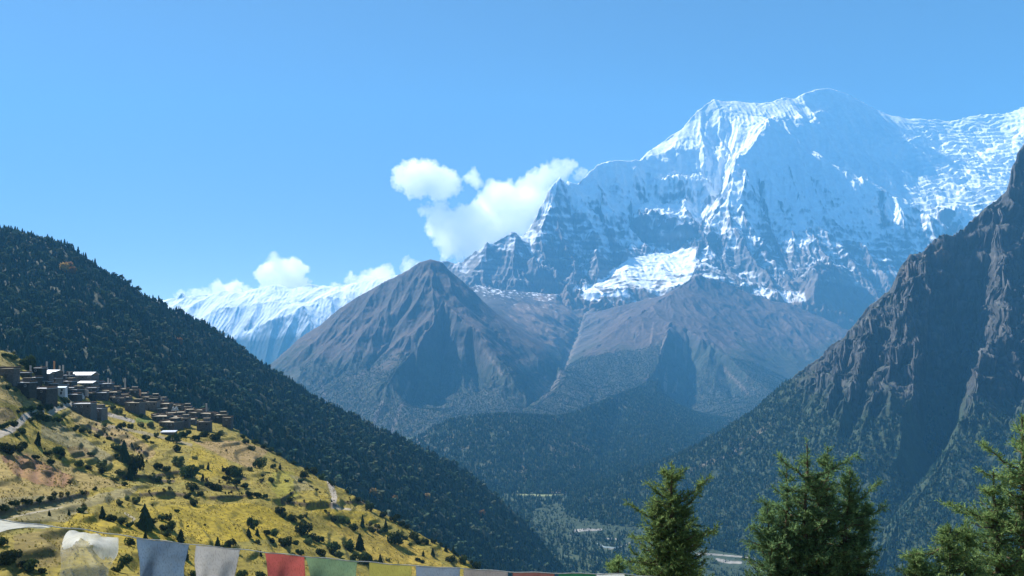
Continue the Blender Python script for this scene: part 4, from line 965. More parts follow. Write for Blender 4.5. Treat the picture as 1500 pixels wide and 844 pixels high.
M_bush_pale = leaf_mat("pale_shrub_leaves", 1.5, 0.25, 0.7, 1.3, True, (0.10, 0.125, 0.055))
def bush_mesh(name, seed, lobes, n, flat, mat):
    v, f, c = bush_tmpl(seed, lobes, n, flat); return np_mesh(name, v, f.reshape(-1), np.arange(0, f.size, 3), [mat], False, c)
BM = {'r': [bush_mesh("round_shrub", 600 + i, 8, 760, 1.0, M_bush) for i in range(6)],
      'f': [bush_mesh("low_shrub", 620 + i, 9, 700, 0.62, M_bush) for i in range(5)],
      'p': [bush_mesh("pale_shrub", 640 + i, 8, 700, 0.95, M_bush_pale) for i in range(3)], 'c': []}
for i in range(4):
    tv, tf = conifer_tmpl(9, 11, 660 + i, 0.26, 0.05); c = np.array([(0.032, 0.048, 0.022)]) * np.ones((len(tv), 1))
    BM['c'].append(np_mesh("small_juniper", tv, tf.reshape(-1), np.arange(0, tf.size, 3), [M_bush], False, c))
BUSH = [  # photo column, base row, width, kind (round, flat, pale, conifer), optional height
 # by the road and the top of the fields
 (2,660,16,'r'),(12,664,20,'r'),(28,662,20,'r'),(56,653,12,'c',22),(83,664,16,'f'),(70,668,12,'f'),(92,668,10,'f'),(5,628,14,'f'),(18,625,14,'f'),(26,605,8,'f'),(33,604,12,'f'),(45,603,14,'f'),(58,602,12,'r'),(70,602,14,'r'),(82,596,8,'r'),
 (95,592,14,'r'),(89,596,8,'p'),(55,615,18,'r'),(66,617,16,'r'),(77,619,14,'r'),(86,618,12,'f'),(94,612,10,'f'),(44,617,10,'f'),(33,634,12,'f'),(24,640,10,'f'),(110,632,14,'f'),(121,634,12,'f'),(132,636,7,'r'),(142,641,8,'r'),(160,644,8,'f'),
 (10,570,9,'r'),(22,574,8,'r'),(7,523,9,'f'),(20,527,14,'f'),(78,582,6,'p'),
 # beneath the village
 (152,625,10,'p'),(178,628,13,'r'),(192,628,12,'p'),(214,645,11,'r'),(224,650,7,'f'),(228,640,10,'p'),(258,648,14,'r',17),(247,645,12,'f'),(193,655,5,'c'),(207,625,10,'p'),(222,626,12,'p'),(165,600,12,'p'),(174,606,12,'p'),(270,640,16,'f'),(287,645,12,'f'),(300,640,14,'f'),(315,644,16,'f'),(323,638,12,'p'),
 (207,612,9,'r'),(239,632,9,'r'),(330,612,12,'r'),(313,604,11,'p'),(294,606,9,'p'),
 # the dark clump in the middle of the left fields
 (118,684,14,'r'),(130,688,10,'r'),(147,686,20,'p'),(149,694,14,'r'),(172,662,18,'r'),(182,677,20,'c',34),(173,673,12,'r'),(199,695,22,'r',34),(190,703,15,'c',22),(175,698,14,'r'),(168,705,12,'p'),(183,712,9,'r'),(188,680,16,'r'),(133,668,10,'f'),
 (86,664,14,'r'),(52,672,10,'f'),(75,680,12,'f'),(232,687,14,'f'),(243,690,12,'f'),(233,706,13,'r'),(222,702,10,'p'),(247,708,8,'p'),
 # lower left terraces
 (150,760,13,'c',20),(164,764,16,'f'),(177,768,16,'f'),(188,772,12,'f'),(213,776,28,'c',40),(222,770,16,'r'),(236,762,13,'r'),(101,755,6,'c'),(72,756,6,'c'),(118,751,14,'f'),(175,740,12,'p'),(198,738,16,'p'),(185,733,10,'p'),(205,772,14,'r'),(239,776,12,'f'),(213,790,8,'c'),
 (8,826,30,'r'),(20,822,22,'r'),(47,836,26,'r'),(36,830,16,'f'),(3,800,18,'r'),(20,742,14,'f'),(40,738,14,'f'),(58,735,12,'f'),(75,732,10,'f'),(5,748,14,'f'),(120,724,8,'f'),(140,718,8,'f'),(60,840,14,'f'),(190,800,16,'r'),(184,826,18,'r'),(172,838,16,'r'),(150,842,12,'p'),
 # middle terraces
 (258,662,14,'r'),(263,682,22,'p'),(276,698,26,'r'),(288,692,12,'r'),(305,688,6,'c',12),(296,686,8,'p'),(286,673,8,'p'),(297,704,7,'c',11),(282,720,18,'r'),(294,726,10,'r'),(335,695,18,'r'),(346,697,18,'r'),(340,693,14,'r'),(380,685,20,'r'),(400,686,9,'r'),(410,688,6,'c',11),(367,690,10,'p'),(384,698,6,'f'),(383,705,7,'f'),
 (397,706,10,'r'),(443,700,14,'r'),(441,707,9,'r'),(464,720,7,'r'),(456,714,5,'f'),(345,710,14,'f'),(332,704,12,'f'),(364,726,12,'f'),(376,728,12,'f'),(388,730,10,'f'),(318,718,16,'f'),(306,714,12,'f'),(358,714,12,'f'),(283,740,13,'r'),(259,750,7,'f'),(246,762,13,'r'),(252,776,18,'r'),(265,794,15,'c',20),(244,786,14,'r'),(276,730,12,'f'),
 (319,802,13,'c',16),(337,802,17,'r'),(328,803,10,'f'),(370,775,15,'r',20),(364,788,11,'c',16),(377,785,8,'c',12),(390,784,14,'f'),(403,786,16,'r'),(410,752,15,'r'),(416,758,10,'r'),(429,764,15,'r'),(440,760,10,'f'),(448,757,8,'p'),(445,783,26,'r'),(457,790,12,'r'),(418,800,20,'r'),(432,798,12,'f'),(452,798,14,'p'),(468,794,14,'f'),(382,815,6,'c'),(378,796,9,'p'),
 (476,750,6,'f'),(400,795,10,'f'),(440,812,12,'f'),(470,812,14,'f'),(355,850,22,'r'),(382,848,16,'r'),(400,840,12,'f'),(424,735,10,'f'),(300,770,4,'f'),(275,772,4,'f'),(345,775,3,'f'),(420,706,6,'f'),(285,845,14,'r'),(262,838,16,'r'),(272,820,14,'c',22),
 # crest against the forest
 (372,650,11,'f'),(385,656,11,'f'),(396,662,11,'f'),(408,668,8,'f'),(429,677,9,'f'),(458,691,15,'r'),(471,700,12,'r'),(448,688,7,'f'),(355,642,10,'f'),(360,650,10,'f'),(368,659,10,'f'),(402,676,7,'f'),(487,712,8,'f'),(509,722,9,'f'),(523,734,10,'f'),(484,708,8,'f'),
 # right tip of the slope
 (541,749,14,'r',18),(559,757,13,'f'),(578,764,15,'r'),(588,770,10,'r'),(597,774,9,'r'),(607,790,16,'r'),(612,797,8,'f'),(531,773,9,'c',20),(519,778,15,'r'),(500,766,14,'f'),(490,764,12,'f'),(509,768,10,'f'),(565,778,10,'c',18),(574,796,14,'r',20),(583,798,16,'r',24),(545,780,12,'f'),(556,782,10,'f'),(623,797,12,'r'),(635,796,10,'r'),(645,800,8,'r'),
 (634,815,9,'c',13),(653,808,8,'c',12),(664,807,8,'c'),(660,823,14,'r'),(678,825,16,'r'),(697,833,14,'r'),(618,824,7,'f'),(620,815,6,'c'),(490,808,20,'r'),(512,806,20,'r'),(527,806,18,'c',26),(536,826,24,'r'),(520,822,18,'r'),(557,824,9,'c',13),(485,812,14,'f'),(496,816,14,'p'),(593,790,9,'f'),(548,828,12,'f'),(505,834,16,'r'),(562,778,8,'f'),(690,822,10,'f'),(668,812,8,'f'),(708,842,12,'r'),(568,822,7,'p'),(600,800,8,'f'),(612,822,8,'f'),
]
ORD = ["leftmost", "second from left", "third from left", "fourth from left", "fifth from left", "sixth from left", "seventh from left", "eighth from left", "ninth from left", "tenth from left"]
def ordw(i, n):
    if n == 1: return "the only one"
    if i < 10 and i <= n // 2: return ORD[i]
    if n - 1 - i < 10: return ORD[n - 1 - i].replace("left", "right")
    return None
def region(x, y):
    if y < fieldline(x) + 14 and x > 345: return "on the crest against the dark forest"
    if x > 475: return "on the right tip of the field slope" if y > 790 or x > 560 else "beside the steep path on the slope"
    if x < 105 and y < 675: return "along the dirt road left of the village"
    if y < 660 and x < 345: return "just below the village houses"
    if 105 <= x < 255 and y < 715: return "in the dark clump amid the left fields"
    if x < 255: return "on the lower left terraces above the white flags"
    if y < 712: return "on the upper middle terraces under the pink field"
    if y < 745: return "on the ledges across the middle terraces"
    return "below the big yellow field behind the flags"
def fieldline(x): return float(np.interp(x, [p[0] for p in fcrest], [p[1] for p in fcrest]))
KW = {'r': ("round_shrub", "round dark shrub"), 'f': ("low_shrub", "low spreading dark shrub"), 'p': ("pale_shrub", "pale grey-green shrub"), 'c': ("small_juniper", "small dark pointed juniper")}
recs = [(b, region(b[0], b[1])) for b in BUSH]
for kk in KW:
    for rg in sorted(set(r_[1] for r_ in recs)):
        mem = sorted([r_[0] for r_ in recs if r_[1] == rg and r_[0][3] == kk])
        for i, b in enumerate(mem):
            Yb, Zb = TF.hit(b[0], b[1]); nm, ds = KW[kk]
            w = b[2] / F * Yb; hh = (b[4] if len(b) > 4 else (b[2] * (1.55 if kk == 'c' else 0.85))) / F * Yb
            o = obj(nm, BM[kk][i % len(BM[kk])])
            o.location = ((b[0] - CX) / F * Yb, Yb, Zb + CAMZ - 0.06 * hh)
            fx = {'r': 0.98, 'p': 1.0, 'f': 1.05, 'c': 1.6}[kk]; fz = {'r': 1.28, 'p': 1.3, 'f': 1.7, 'c': 1.05}[kk]
            o.scale = (w * fx, w * fx * 0.9, hh * fz); o.rotation_euler = (0, 0, random.uniform(0, 6.28))
            od = ordw(i, len(mem))
            tag(o, f"{ds} {rg}" + (f", {od}" if od and od != "the only one" else ""), "shrub" if kk != 'c' else "juniper", f"{nm.replace('_', ' ')}s {rg}")
# one big dark tree by the top of the village
Yb, Zb = TF.hit(40, 541)
o = obj("broad_tree", bush_mesh("broad_tree", 690, 12, 1800, 1.0, M_bush)); w = 25 / F * Yb
o.location = ((40 - CX) / F * Yb, Yb, Zb + CAMZ - 0.5); o.scale = (w, w, w * 1.25)
tag(o, "big dark rounded tree standing at the upper left end of the village", "tree")

# ankle-high scrub and dry weeds, thick along the ledges
led = np.min([poly_dist(TF.PX, TF.py(), ln) for ln in LEDGES], axis=0)
dens = (1 / 90.0) * sstep(0.05, 0.45, fbm(TF.X / 22, TF.YY / 22, 4, 181)) + (1 / 9.0) * sstep(6, 2, led) * (fbm(TF.X / 9, TF.YY / 9, 3, 182) > -0.05)
dens = dens * (TF.py() < 870) * (TF.YY > 150)
px, Y, Z = TF.scatter(dens, seed=83)
TUFT = [(*round_tmpl(700 + i, 26), 't') for i in range(4)]
o = forest("dry_scrub", "low dry scrub and weeds scattered over the terraces", px, Y, Z, 0.5, 2.2, TUFT, {'t': [(0.06, 0.07, 0.028), (0.10, 0.09, 0.035), (0.05, 0.06, 0.028), (0.14, 0.115, 0.045)]}, 84, 0.2)
o["category"] = "scrub"
dens = (1 / 1.3) * (TF.py() < 860) * (TF.YY > 165) * sstep(-0.35, 0.3, fbm(TF.X / 12, TF.YY / 12, 4, 185)) * (poly_dist(TF.PX, TF.py(), [(-60, 655), (0, 636), (18, 629), (30, 618), (36, 611), (48, 607), (60, 604)]) > 4) * (TF.YY < np.interp(TF.PX, [p[0] for p in fcrest], [p[2] if len(p) > 2 else 0.51 for p in fcrest]) * 1000 + 15)
px, Y, Z = TF.scatter(dens, seed=86)
GT = [(*round_tmpl(720 + i, 5), 'g') for i in range(4)]
o = forest("dry_grass", "dry yellow and olive grass tufts over the sunny field slope", px, Y, Z, 0.25, 0.85, GT, {'g': [(0.23, 0.195, 0.024), (0.17, 0.155, 0.03), (0.25, 0.195, 0.035), (0.10, 0.095, 0.03), (0.19, 0.14, 0.055)]}, 87, 0.15)
o["category"] = "grass"


# ------------------------------------------------------------------ village
M_slab = plain_mat("grey_slab_roof", (0.40, 0.41, 0.42), 0.8, 0.7, 1.25, 0.9, 0.1)
M_stone = plain_mat("rubble_stone", (0.105, 0.093, 0.082), 1.3, 0.45, 1.5, 0.9, 0.1, 0.8, 0, 0.5)
M_stone2 = plain_mat("dark_rubble_stone", (0.066, 0.060, 0.056), 1.3, 0.45, 1.5, 0.9, 0.1, 0.8, 0, 0.55)
M_mud = plain_mat("mud_roof", (0.28, 0.245, 0.185), 0.8, 0.6, 1.35, 0.95, 0.1, 0, 0, 0.35)
M_tin = plain_mat("painted_tin", (0.46, 0.50, 0.55), 0.6, 0.85, 1.1, 0.45, 0.5)
M_blue = plain_mat("blue_tin", (0.34, 0.46, 0.58), 0.6, 0.85, 1.1, 0.5, 0.4)
M_white = plain_mat("whitewash", (0.62, 0.60, 0.57), 1.0, 0.75, 1.1, 0.9, 0.1)
M_wood = plain_mat("weathered_timber", (0.09, 0.06, 0.04), 2.0, 0.6, 1.4, 0.85, 0.1)
M_glassd = plain_mat("dark_window", (0.02, 0.022, 0.026), 1.0, 0.8, 1.2, 0.15, 0.5)
M_cord = plain_mat("cord", (0.45, 0.45, 0.42), 40, 0.7, 1.2, 0.9, 0.1)
def box_bm(bm, x0, x1, y0, y1, z0, z1, batter=0.0):
    v = [bm.verts.new(p) for p in ((x0 - batter, y0 - batter, z0), (x1 + batter, y0 - batter, z0), (x1 + batter, y1 + batter, z0), (x0 - batter, y1 + batter, z0), (x0, y0, z1), (x1, y0, z1), (x1, y1, z1), (x0, y1, z1))]
    for f in ((0, 3, 2, 1), (4, 5, 6, 7), (0, 1, 5, 4), (1, 2, 6, 5), (2, 3, 7, 6), (3, 0, 4, 7)): bm.faces.new([v[i] for i in f])
def bm_obj(name, bm, mat, parent=None):
    bmesh.ops.recalc_face_normals(bm, faces=bm.faces[:])
    me = bpy.data.meshes.new(name); bm.to_mesh(me); bm.free(); me.materials.append(mat); return obj(name, me, parent)
def empty(name, loc, rz, label, cat, group=None):
    e = bpy.data.objects.new(name, None); S.collection.objects.link(e); e.location = loc; e.rotation_euler = (0, 0, rz); e.empty_display_size = 0.5
    return tag(e, label, cat, group)
def house(px, pyb, wpx, hpx, kind, label, yaw=None):
    Yh, Zh = TF.hit(px, pyb)
    w = wpx / F * Yh; w *= 0.92; h = hpx * random.uniform(0.62, 0.84) / F * Yh; d = max(4.0, w * random.uniform(0.6, 0.95)); yaw = random.uniform(-0.35, 0.35) if yaw is None else yaw
    e = empty("stone_house" if kind not in 'tg' else "tin_roofed_house", ((px - CX) / F * Yh, Yh + d * 0.5, Zh + CAMZ), yaw, label, "house", "stone houses of the hillside village" if kind not in 'tg' else "tin roofed houses of the village")
    wm = {'s': M_stone, 'd': M_stone2, 't': M_stone, 'g': M_white, 'w': M_white, 'y': M_stone}[kind]
    bm = bmesh.new(); box_bm(bm, -w / 2, w / 2, -d / 2, d / 2, -4.0, h, 0.12); bm_obj("wall", bm, wm, e)
    if kind in 'tg':
        bm = bmesh.new(); rh = 0.16 * d; ov = 0.5
        pts = [(-w / 2 - ov, -d / 2 - ov, h + 0.02), (w / 2 + ov, -d / 2 - ov, h + 0.02), (w / 2 + ov, 0.1 * d, h + rh), (-w / 2 - ov, 0.1 * d, h + rh), (-w / 2 - ov, d / 2 + ov, h + 0.02), (w / 2 + ov, d / 2 + ov, h + 0.02)]
        lo = [bm.verts.new((p[0], p[1], p[2])) for p in pts]; hi = [bm.verts.new((p[0], p[1], p[2] + 0.12)) for p in pts]
        for q in ((0, 1, 2, 3), (3, 2, 5, 4)): bm.faces.new([hi[i] for i in q]); bm.faces.new([lo[i] for i in reversed(q)])
        for a, b in ((0, 1), (1, 2), (2, 5), (5, 4), (4, 3), (3, 0)): bm.faces.new((lo[a], lo[b], hi[b], hi[a]))
        bm_obj("roof", bm, M_tin if kind == 't' else M_blue, e)
    else:
        bm = bmesh.new(); ov = 0.35
        box_bm(bm, -w / 2 - ov, w / 2 + ov, -d / 2 - ov, d / 2 + ov, h + 0.01, h + 0.34); rf = bm_obj("roof", bm, M_slab if (px < 150 and random.random() < 0.75) else M_mud, e)
        bm = bmesh.new(); k = 0   # stacked firewood along the roof edge, at the sides and back
        for (xa, xb, ya, yb) in ((-w / 2 - ov, -w / 2 + 0.35, -d / 2 + 0.5, d / 2), (w / 2 - 0.35, w / 2 + ov, -d / 2 + 0.8, d / 2), (-w / 2 + 0.4, w / 2 - 0.4, d / 2 - 0.5, d / 2 + 0.3)):
            box_bm(bm, xa, xb, ya, yb, h + 0.345, h + 0.345 + random.uniform(0.35, 0.9))
        bm_obj("firewood_edge", bm, M_wood, rf)
        if random.random() < 0.45 and w > 7:   # a small upper room at the back
            bm = bmesh.new(); box_bm(bm, -w * 0.1, w * 0.38, d * 0.0, d * 0.42, h + 0.35, h + 2.3); up = bm_obj("upper_room", bm, wm, e)
            bm = bmesh.new(); box_bm(bm, -w * 0.13, w * 0.41, -d * 0.04, d * 0.45, h + 2.31, h + 2.55); bm_obj("upper_roof", bm, M_mud, up)
    nw = max(1, int(w / 3.6)); zt = max(1.0, h - 1.9)
    for i in range(nw):
        x = -w / 2 + w * (i + 0.5) / nw + random.uniform(-.3, .3)
        bm = bmesh.new(); box_bm(bm, x - 0.5, x + 0.5, -d / 2 - 0.16, -d / 2 + 0.1, zt, zt + 1.15); wf = bm_obj("window", bm, M_wood if random.random() < .35 else M_white, e)
        bm = bmesh.new(); box_bm(bm, x - 0.36, x + 0.36, -d / 2 - 0.2, -d / 2 - 0.165, zt + 0.14, zt + 1.0); bm_obj("pane", bm, M_glassd, wf)
    if h > 3.2:
        x = random.uniform(-0.3, 0.3) * w
        bm = bmesh.new(); box_bm(bm, x - 0.5, x + 0.5, -d / 2 - 0.2, -d / 2 + 0.1, 0.0, 1.75); bm_obj("door", bm, M_wood, e)
    return e
HOUSES = [
 (8, 554, 22, 21, 's', "large stone house with a row of windows at the left edge of the photo", 0.1),
 (51, 549, 18, 13, 'd', "dark house with a pale gable just right of the big dark tree"),
 (33, 553, 16, 9, 'd', "small dark flat roofed house below the big dark tree"),
 (30, 572, 26, 17, 's', "long stone house stepping down at the village's lower left corner", 0.05),
 (56, 586, 30, 22, 's', "tall stone house with a pale roof edge above the field's upper corner", -0.1),
 (60, 556, 22, 10, 't', "white tin roofed house at the left of the pair near the village top", 0.15),
 (74, 553, 22, 11, 't', "white tin roofed house, right of the pair near the village top", -0.2),
 (95, 557, 16, 9, 'd', "dark stone house between the two groups of white tin roofs"),
 (116, 560, 32, 12, 't', "widest white tin roofed house with a little raised ridge, village top", 0.1),
 (96, 566, 18, 9, 's', "grey stone house below and left of the widest tin roof"),
 (124, 568, 24, 9, 't', "long white tin roof one row below the widest tin roof", 0.0),
 (84, 578, 19, 13, 'g', "pale blue roofed white house in the middle of the upper village", 0.25),
 (105, 578, 22, 10, 's', "stone house with a grey flat roof right of the pale blue house"),
 (70, 570, 16, 9, 'd', "dark stone house above the pale blue roofed house's left side"),
 (107, 588, 16, 12, 'd', "dark narrow house just under the grey flat roof"),
 (148, 572, 26, 12, 'd', "broad dark house right of the tin roofs on the village skyline"),
 (143, 586, 22, 14, 'd', "dark house with ladders of poles in front, centre of the village", 0.3),
 (162, 584, 18, 12, 'd', "dark house right of the one with pole ladders"),
 (118, 608, 28, 20, 's', "big plain stone house standing lowest beside the road's end", 0.1),
 (139, 614, 22, 18, 's', "stone house with bright flat roof, right of the plain house by the road", -0.05),
 (176, 578, 16, 10, 'd', "small dark skyline house one step right of the broad dark house"),
 (192, 578, 16, 9, 's', "small stone skyline house left of the thin white pole"),
 (172, 592, 16, 12, 's', "stone house above the little garden plots, village centre"),
 (194, 605, 24, 22, 's', "tallest blocky stone house in the right half of the village", -0.1),
 (217, 601, 24, 16, 's', "wide stone house with straw coloured roof right of the tallest one", 0.1),
 (206, 583, 16, 9, 'd', "dark skyline house with tiny pole, right centre of the village"),
 (222, 586, 16, 9, 'd', "dark skyline house two doors left of the white chortens"),
 (232, 587, 18, 8, 's', "flat stone skyline house directly left of the white chortens"),
 (241, 602, 16, 14, 's', "stone house immediately under the white chortens, left side"),
 (234, 620, 24, 15, 'd', "dark stone house standing above the bright green plot, right side"),
 (246, 628, 26, 14, 's', "stone house with wide yellowish roof, lowest in the right village"),
 (267, 625, 18, 14, 's', "stone house between the lowest yellow roof and the tall right house"),
 (254, 595, 12, 8, 's', "small stone house right behind the white chortens"),
 (270, 603, 16, 9, 's', "stone house with straw on its roof, right of the white chortens"),
 (285, 600, 18, 8, 'd', "dark flat house on the skyline near the pale bushy tree"),
 (283, 613, 14, 12, 'd', "dark house under the flat skyline house near the pale tree"),
 (301, 616, 22, 13, 's', "broad stone house with a yellow flag corner, right end of village"),
 (297, 632, 20, 18, 's', "tall stone house on the lower right corner of the village", 0.15),
 (322, 620, 18, 14, 's', "stone house second from the right end of the village"),
 (332, 626, 14, 18, 'd', "dark overgrown house at the very right end of the village"),
 (262, 612, 14, 10, 'd', "little dark house tucked mid-row in the right half"),
 (128, 583, 16, 9, 'd', "dark low house left of the white prayer flag clump"),
 (183, 590, 14, 12, 'd', "dark house touching the tallest blocky house on its left"),
]
INF = [(38,564,12,8),(47,561,12,9),(66,564,13,8),(80,564,12,8),(88,571,12,8),(98,575,13,8),(112,575,12,8),(122,577,13,8),(134,579,12,9),(140,568,14,8),(156,579,12,8),(168,575,12,8),(166,589,12,9),(180,585,12,8),(188,597,12,9),(205,595,12,8),(213,590,12,8),(226,597,13,8),(236,607,12,9),
       (248,613,13,8),(262,601,11,7),(277,609,12,8),(291,607,12,7),(310,613,12,8),(279,621,12,9),(258,621,12,9),(228,613,12,8)]
for i, (x_, y_, w_, h_) in enumerate(INF):
    nm_ = ["first", "second", "third", "fourth", "fifth", "sixth", "seventh", "eighth", "ninth", "tenth", "eleventh", "twelfth", "thirteenth"]
    side = "left" if i < 14 else "right"; k = i if i < 14 else len(INF) - 1 - i
    HOUSES.append((x_ + random.uniform(-1.5, 1.5), y_ + random.uniform(-1, 1), w_ * random.uniform(0.85, 1.3), h_ * random.uniform(0.9, 1.4), random.choice('sdd'), f"small dark house squeezed between larger ones, {nm_[min(k, 12)]} such from the village's {side} end" if k < 13 else "small dark house squeezed between larger ones, in the exact middle of the village", random.uniform(-.6, .6)))
for hrec in sorted(HOUSES, key=lambda h_: h_[1]):
    house(*hrec)
# tin shed below the village
Yh, Zh = TF.hit(245, 637); w = 19 / F * Yh
e = empty("tin_shed", ((245 - CX) / F * Yh, Yh + 2.5, Zh + CAMZ), 0.1, "low white tin shed standing alone below the right half of the village", "shed")
bm = bmesh.new(); box_bm(bm, -w / 2, w / 2, -2.2, 2.2, -1, 1.9); bm_obj("wall", bm, M_stone, e)
bm = bmesh.new(); box_bm(bm, -w / 2 - .4, w / 2 + .4, -2.7, 2.7, 1.91, 2.05); ro = bm_obj("roof", bm, M_tin, e); ro.rotation_euler = (0.12, 0, 0)
# chortens
def chorten(px, pyb, hpx, label):
    Yh, Zh = TF.hit(px, pyb); h = hpx / F * Yh
    e = empty("chorten", ((px - CX) / F * Yh, Yh, Zh + CAMZ), 0.2, label, "chorten", "white chortens in the village")
    bm = bmesh.new(); q = h * 0.22
    for (a, z0, z1) in ((1.0, -0.3, 0.30), (0.85, 0.301, 0.40), (0.7, 0.401, 0.50)): box_bm(bm, -q * a, q * a, -q * a, q * a, z0 * h, z1 * h)
    bm_obj("base", bm, M_white, e)
    bm = bmesh.new(); bmesh.ops.create_uvsphere(bm, u_segments=14, v_segments=8, radius=q * 0.62, matrix=Matrix.Translation((0, 0, 0.60 * h)) @ Matrix.Diagonal((1, 1, 1.1, 1))); bm_obj("dome", bm, M_white, e)
    bm = bmesh.new(); bmesh.ops.create_cone(bm, cap_ends=True, segments=10, radius1=q * 0.24, radius2=q * 0.04, depth=0.3 * h, matrix=Matrix.Translation((0, 0, 0.86 * h))); bm_obj("spire", bm, plain_mat("gilt", (0.5, 0.36, 0.12), 4, .8, 1.2, .5, .4), e)
chorten(254, 604, 11, "white chorten in the right half of the village, left of a close pair")
chorten(258.5, 604, 11, "white chorten in the right half of the village, right of a close pair")
chorten(120, 584, 12, "pale pinkish chorten beside the tall white flag in the village centre")
# pole-mounted prayer flags
M_flagw = leaf_mat("white_flag_cloth", 0.8, 0.35, 0.85, 1.1, False, (0.5, 0.49, 0.47))
M_flago = leaf_mat("faded_orange_cloth", 0.8, 0.35, 0.85, 1.1, False, (0.55, 0.36, 0.22))
def pole_flag(px, pyb, hpx, mat, label):
    Yh, Zh = TF.hit(px, pyb); h = hpx / F * Yh
    e = empty("flag_pole", ((px - CX) / F * Yh, Yh, Zh + CAMZ), 0, label, "prayer flag", "tall prayer flags on poles in the village")
    bm = bmesh.new(); bmesh.ops.create_cone(bm, cap_ends=True, segments=8, radius1=0.09, radius2=0.05, depth=h + 1, matrix=Matrix.Translation((0, 0, h / 2 - 0.5))); bm_obj("pole", bm, M_wood, e)
    V = []; Fc = []; n = 10
    for i in range(n + 1):
        z = h * (0.30 + 0.66 * i / n)
        for j in range(4): V.append((0.07 + 0.42 * j, 0.12 * math.sin(i * 1.1 + j * 1.7) * j / 3, z))
    for i in range(n):
        for j in range(3): a = i * 4 + j; Fc.append((a, a + 1, a + 5, a + 4))
    f = obj("flag", mesh_pyd("flag", V, Fc, [mat], True), e); m = f.modifiers.new("cloth", 'SOLIDIFY'); m.thickness = 0.02
for a in [(67, 549, 20, M_flagw, "tall pale prayer flag left of the orange one above the village top"), (78, 549, 22, M_flago, "tall faded orange prayer flag above the white tin roofs"), (86, 553, 18, M_flagw, "white prayer flag right of the faded orange one"),
          (91, 553, 19, M_flagw, "white prayer flag second right of the faded orange one"), (43, 549, 14, M_flagw, "white cloth flag hanging beside the dark gabled house"), (59, 552, 16, M_flagw, "white flag between the dark gabled house and the tin roofs"),
          (157, 573, 20, M_flagw, "white prayer flag on the skyline, left of the lone pair by the broad dark house"), (161, 574, 19, M_flagw, "white prayer flag on the skyline, right of the lone pair by the broad dark house"), (182, 577, 24, M_flagw, "thin tall white flag alone on the village skyline"),
          (204, 585, 15, M_flago, "short orange flag on the skyline in the right centre of the village"), (124, 586, 17, M_flagw, "wide white flag standing over the centre of the village"), (127, 586, 15, M_flagw, "second white flag crowding the centre of the village"), (301, 606, 22, M_flagw, "slender pale flag near the bushy tree at the village's right end"), (235, 590, 12, M_flagw, "small white flag over the flat stone skyline house"), (100, 562, 18, M_flagw, "white flag rising left of the widest tin roof")]:
    pole_flag(*a)

# ------------------------------------------------------------------ a walker on the dirt road
def walker(px, pyb):
    Yh, Zh = TF.hit(px, pyb)
    me = bpy.data.meshes.new("person"); H = 1.72
    pts = [((0, 0, 0.98), .15), ((0, 0, 1.2), .15), ((0, 0.02, 1.42), .17), ((0, 0.03, 1.53), .06), ((0, 0.05, 1.64), .11), ((0, 0.05, 1.72), .07),
           ((-.10, 0, .92), .10), ((-.11, .14, .50), .07), ((-.11, .10, .08), .05), ((-.11, .24, .03), .04), ((.10, 0, .92), .10), ((.11, -.04, .50), .07), ((.11, -.24, .10), .05), ((.11, -.12, .03), .04),
           ((-.22, .02, 1.42), .065), ((-.27, -.10, 1.13), .05), ((-.25, .04, .90), .04), ((-.25, .08, .82), .035), ((.22, .02, 1.42), .065), ((.27, .10, 1.13), .05), ((.25, .26, .95), .04), ((.25, .32, .9), .035)]
    ed = [(0, 1), (1, 2), (2, 3), (3, 4), (4, 5), (0, 6), (6, 7), (7, 8), (8, 9), (0, 10), (10, 11), (11, 12), (12, 13), (2, 14), (14, 15), (15, 16), (16, 17), (2, 18), (18, 19), (19, 20), (20, 21)]
    me.from_pydata([p[0] for p in pts], ed, []); o = obj("person", me)
    m = o.modifiers.new("skin", 'SKIN')
    for v, (_, r_) in zip(me.skin_vertices[0].data if me.skin_vertices else [], pts): v.radius = (r_, r_)
    if not me.skin_vertices:
        pass
    m2 = o.modifiers.new("sub", 'SUBSURF'); m2.levels = 1; m2.render_levels = 1
    me.materials.append(plain_mat("dark_clothes", (0.03, 0.03, 0.04), 3))
    o.location = ((px - CX) / F * Yh, Yh, Zh + CAMZ); o.rotation_euler = (0, 0, -0.9)
    tag(o, "lone walker in dark clothes, mid-stride on the dirt road below the village", "person")
walker(33, 616)

# ------------------------------------------------------------------ near conifers
M_needle = leaf_mat("fresh_needles", 3.0, 0.45, 0.75, 1.25)
M_bark = plain_mat("bark", (0.09, 0.065, 0.045), 6, 0.6, 1.4, 0.9, 0.1, 0.5)
def tube(V, Fc, pts, rad, seg=6):
    b0 = len(V); up = Vector((0.3, 0.2, 1)).normalized()
    for i, p in enumerate(pts):
        t = (pts[min(i + 1, len(pts) - 1)] - pts[max(i - 1, 0)]).normalized()
        a = t.cross(up if abs(t.dot(up)) < .95 else Vector((1, 0, 0))).normalized(); b = t.cross(a)
        for k in range(seg):
            th = 2 * math.pi * k / seg; V.append(tuple(p + (a * math.cos(th) + b * math.sin(th)) * rad[i]))
    for i in range(len(pts) - 1):
        for k in range(seg):
            q = b0 + i * seg; Fc.append((q + k, q + (k + 1) % seg, q + seg + (k + 1) % seg, q + seg + k))
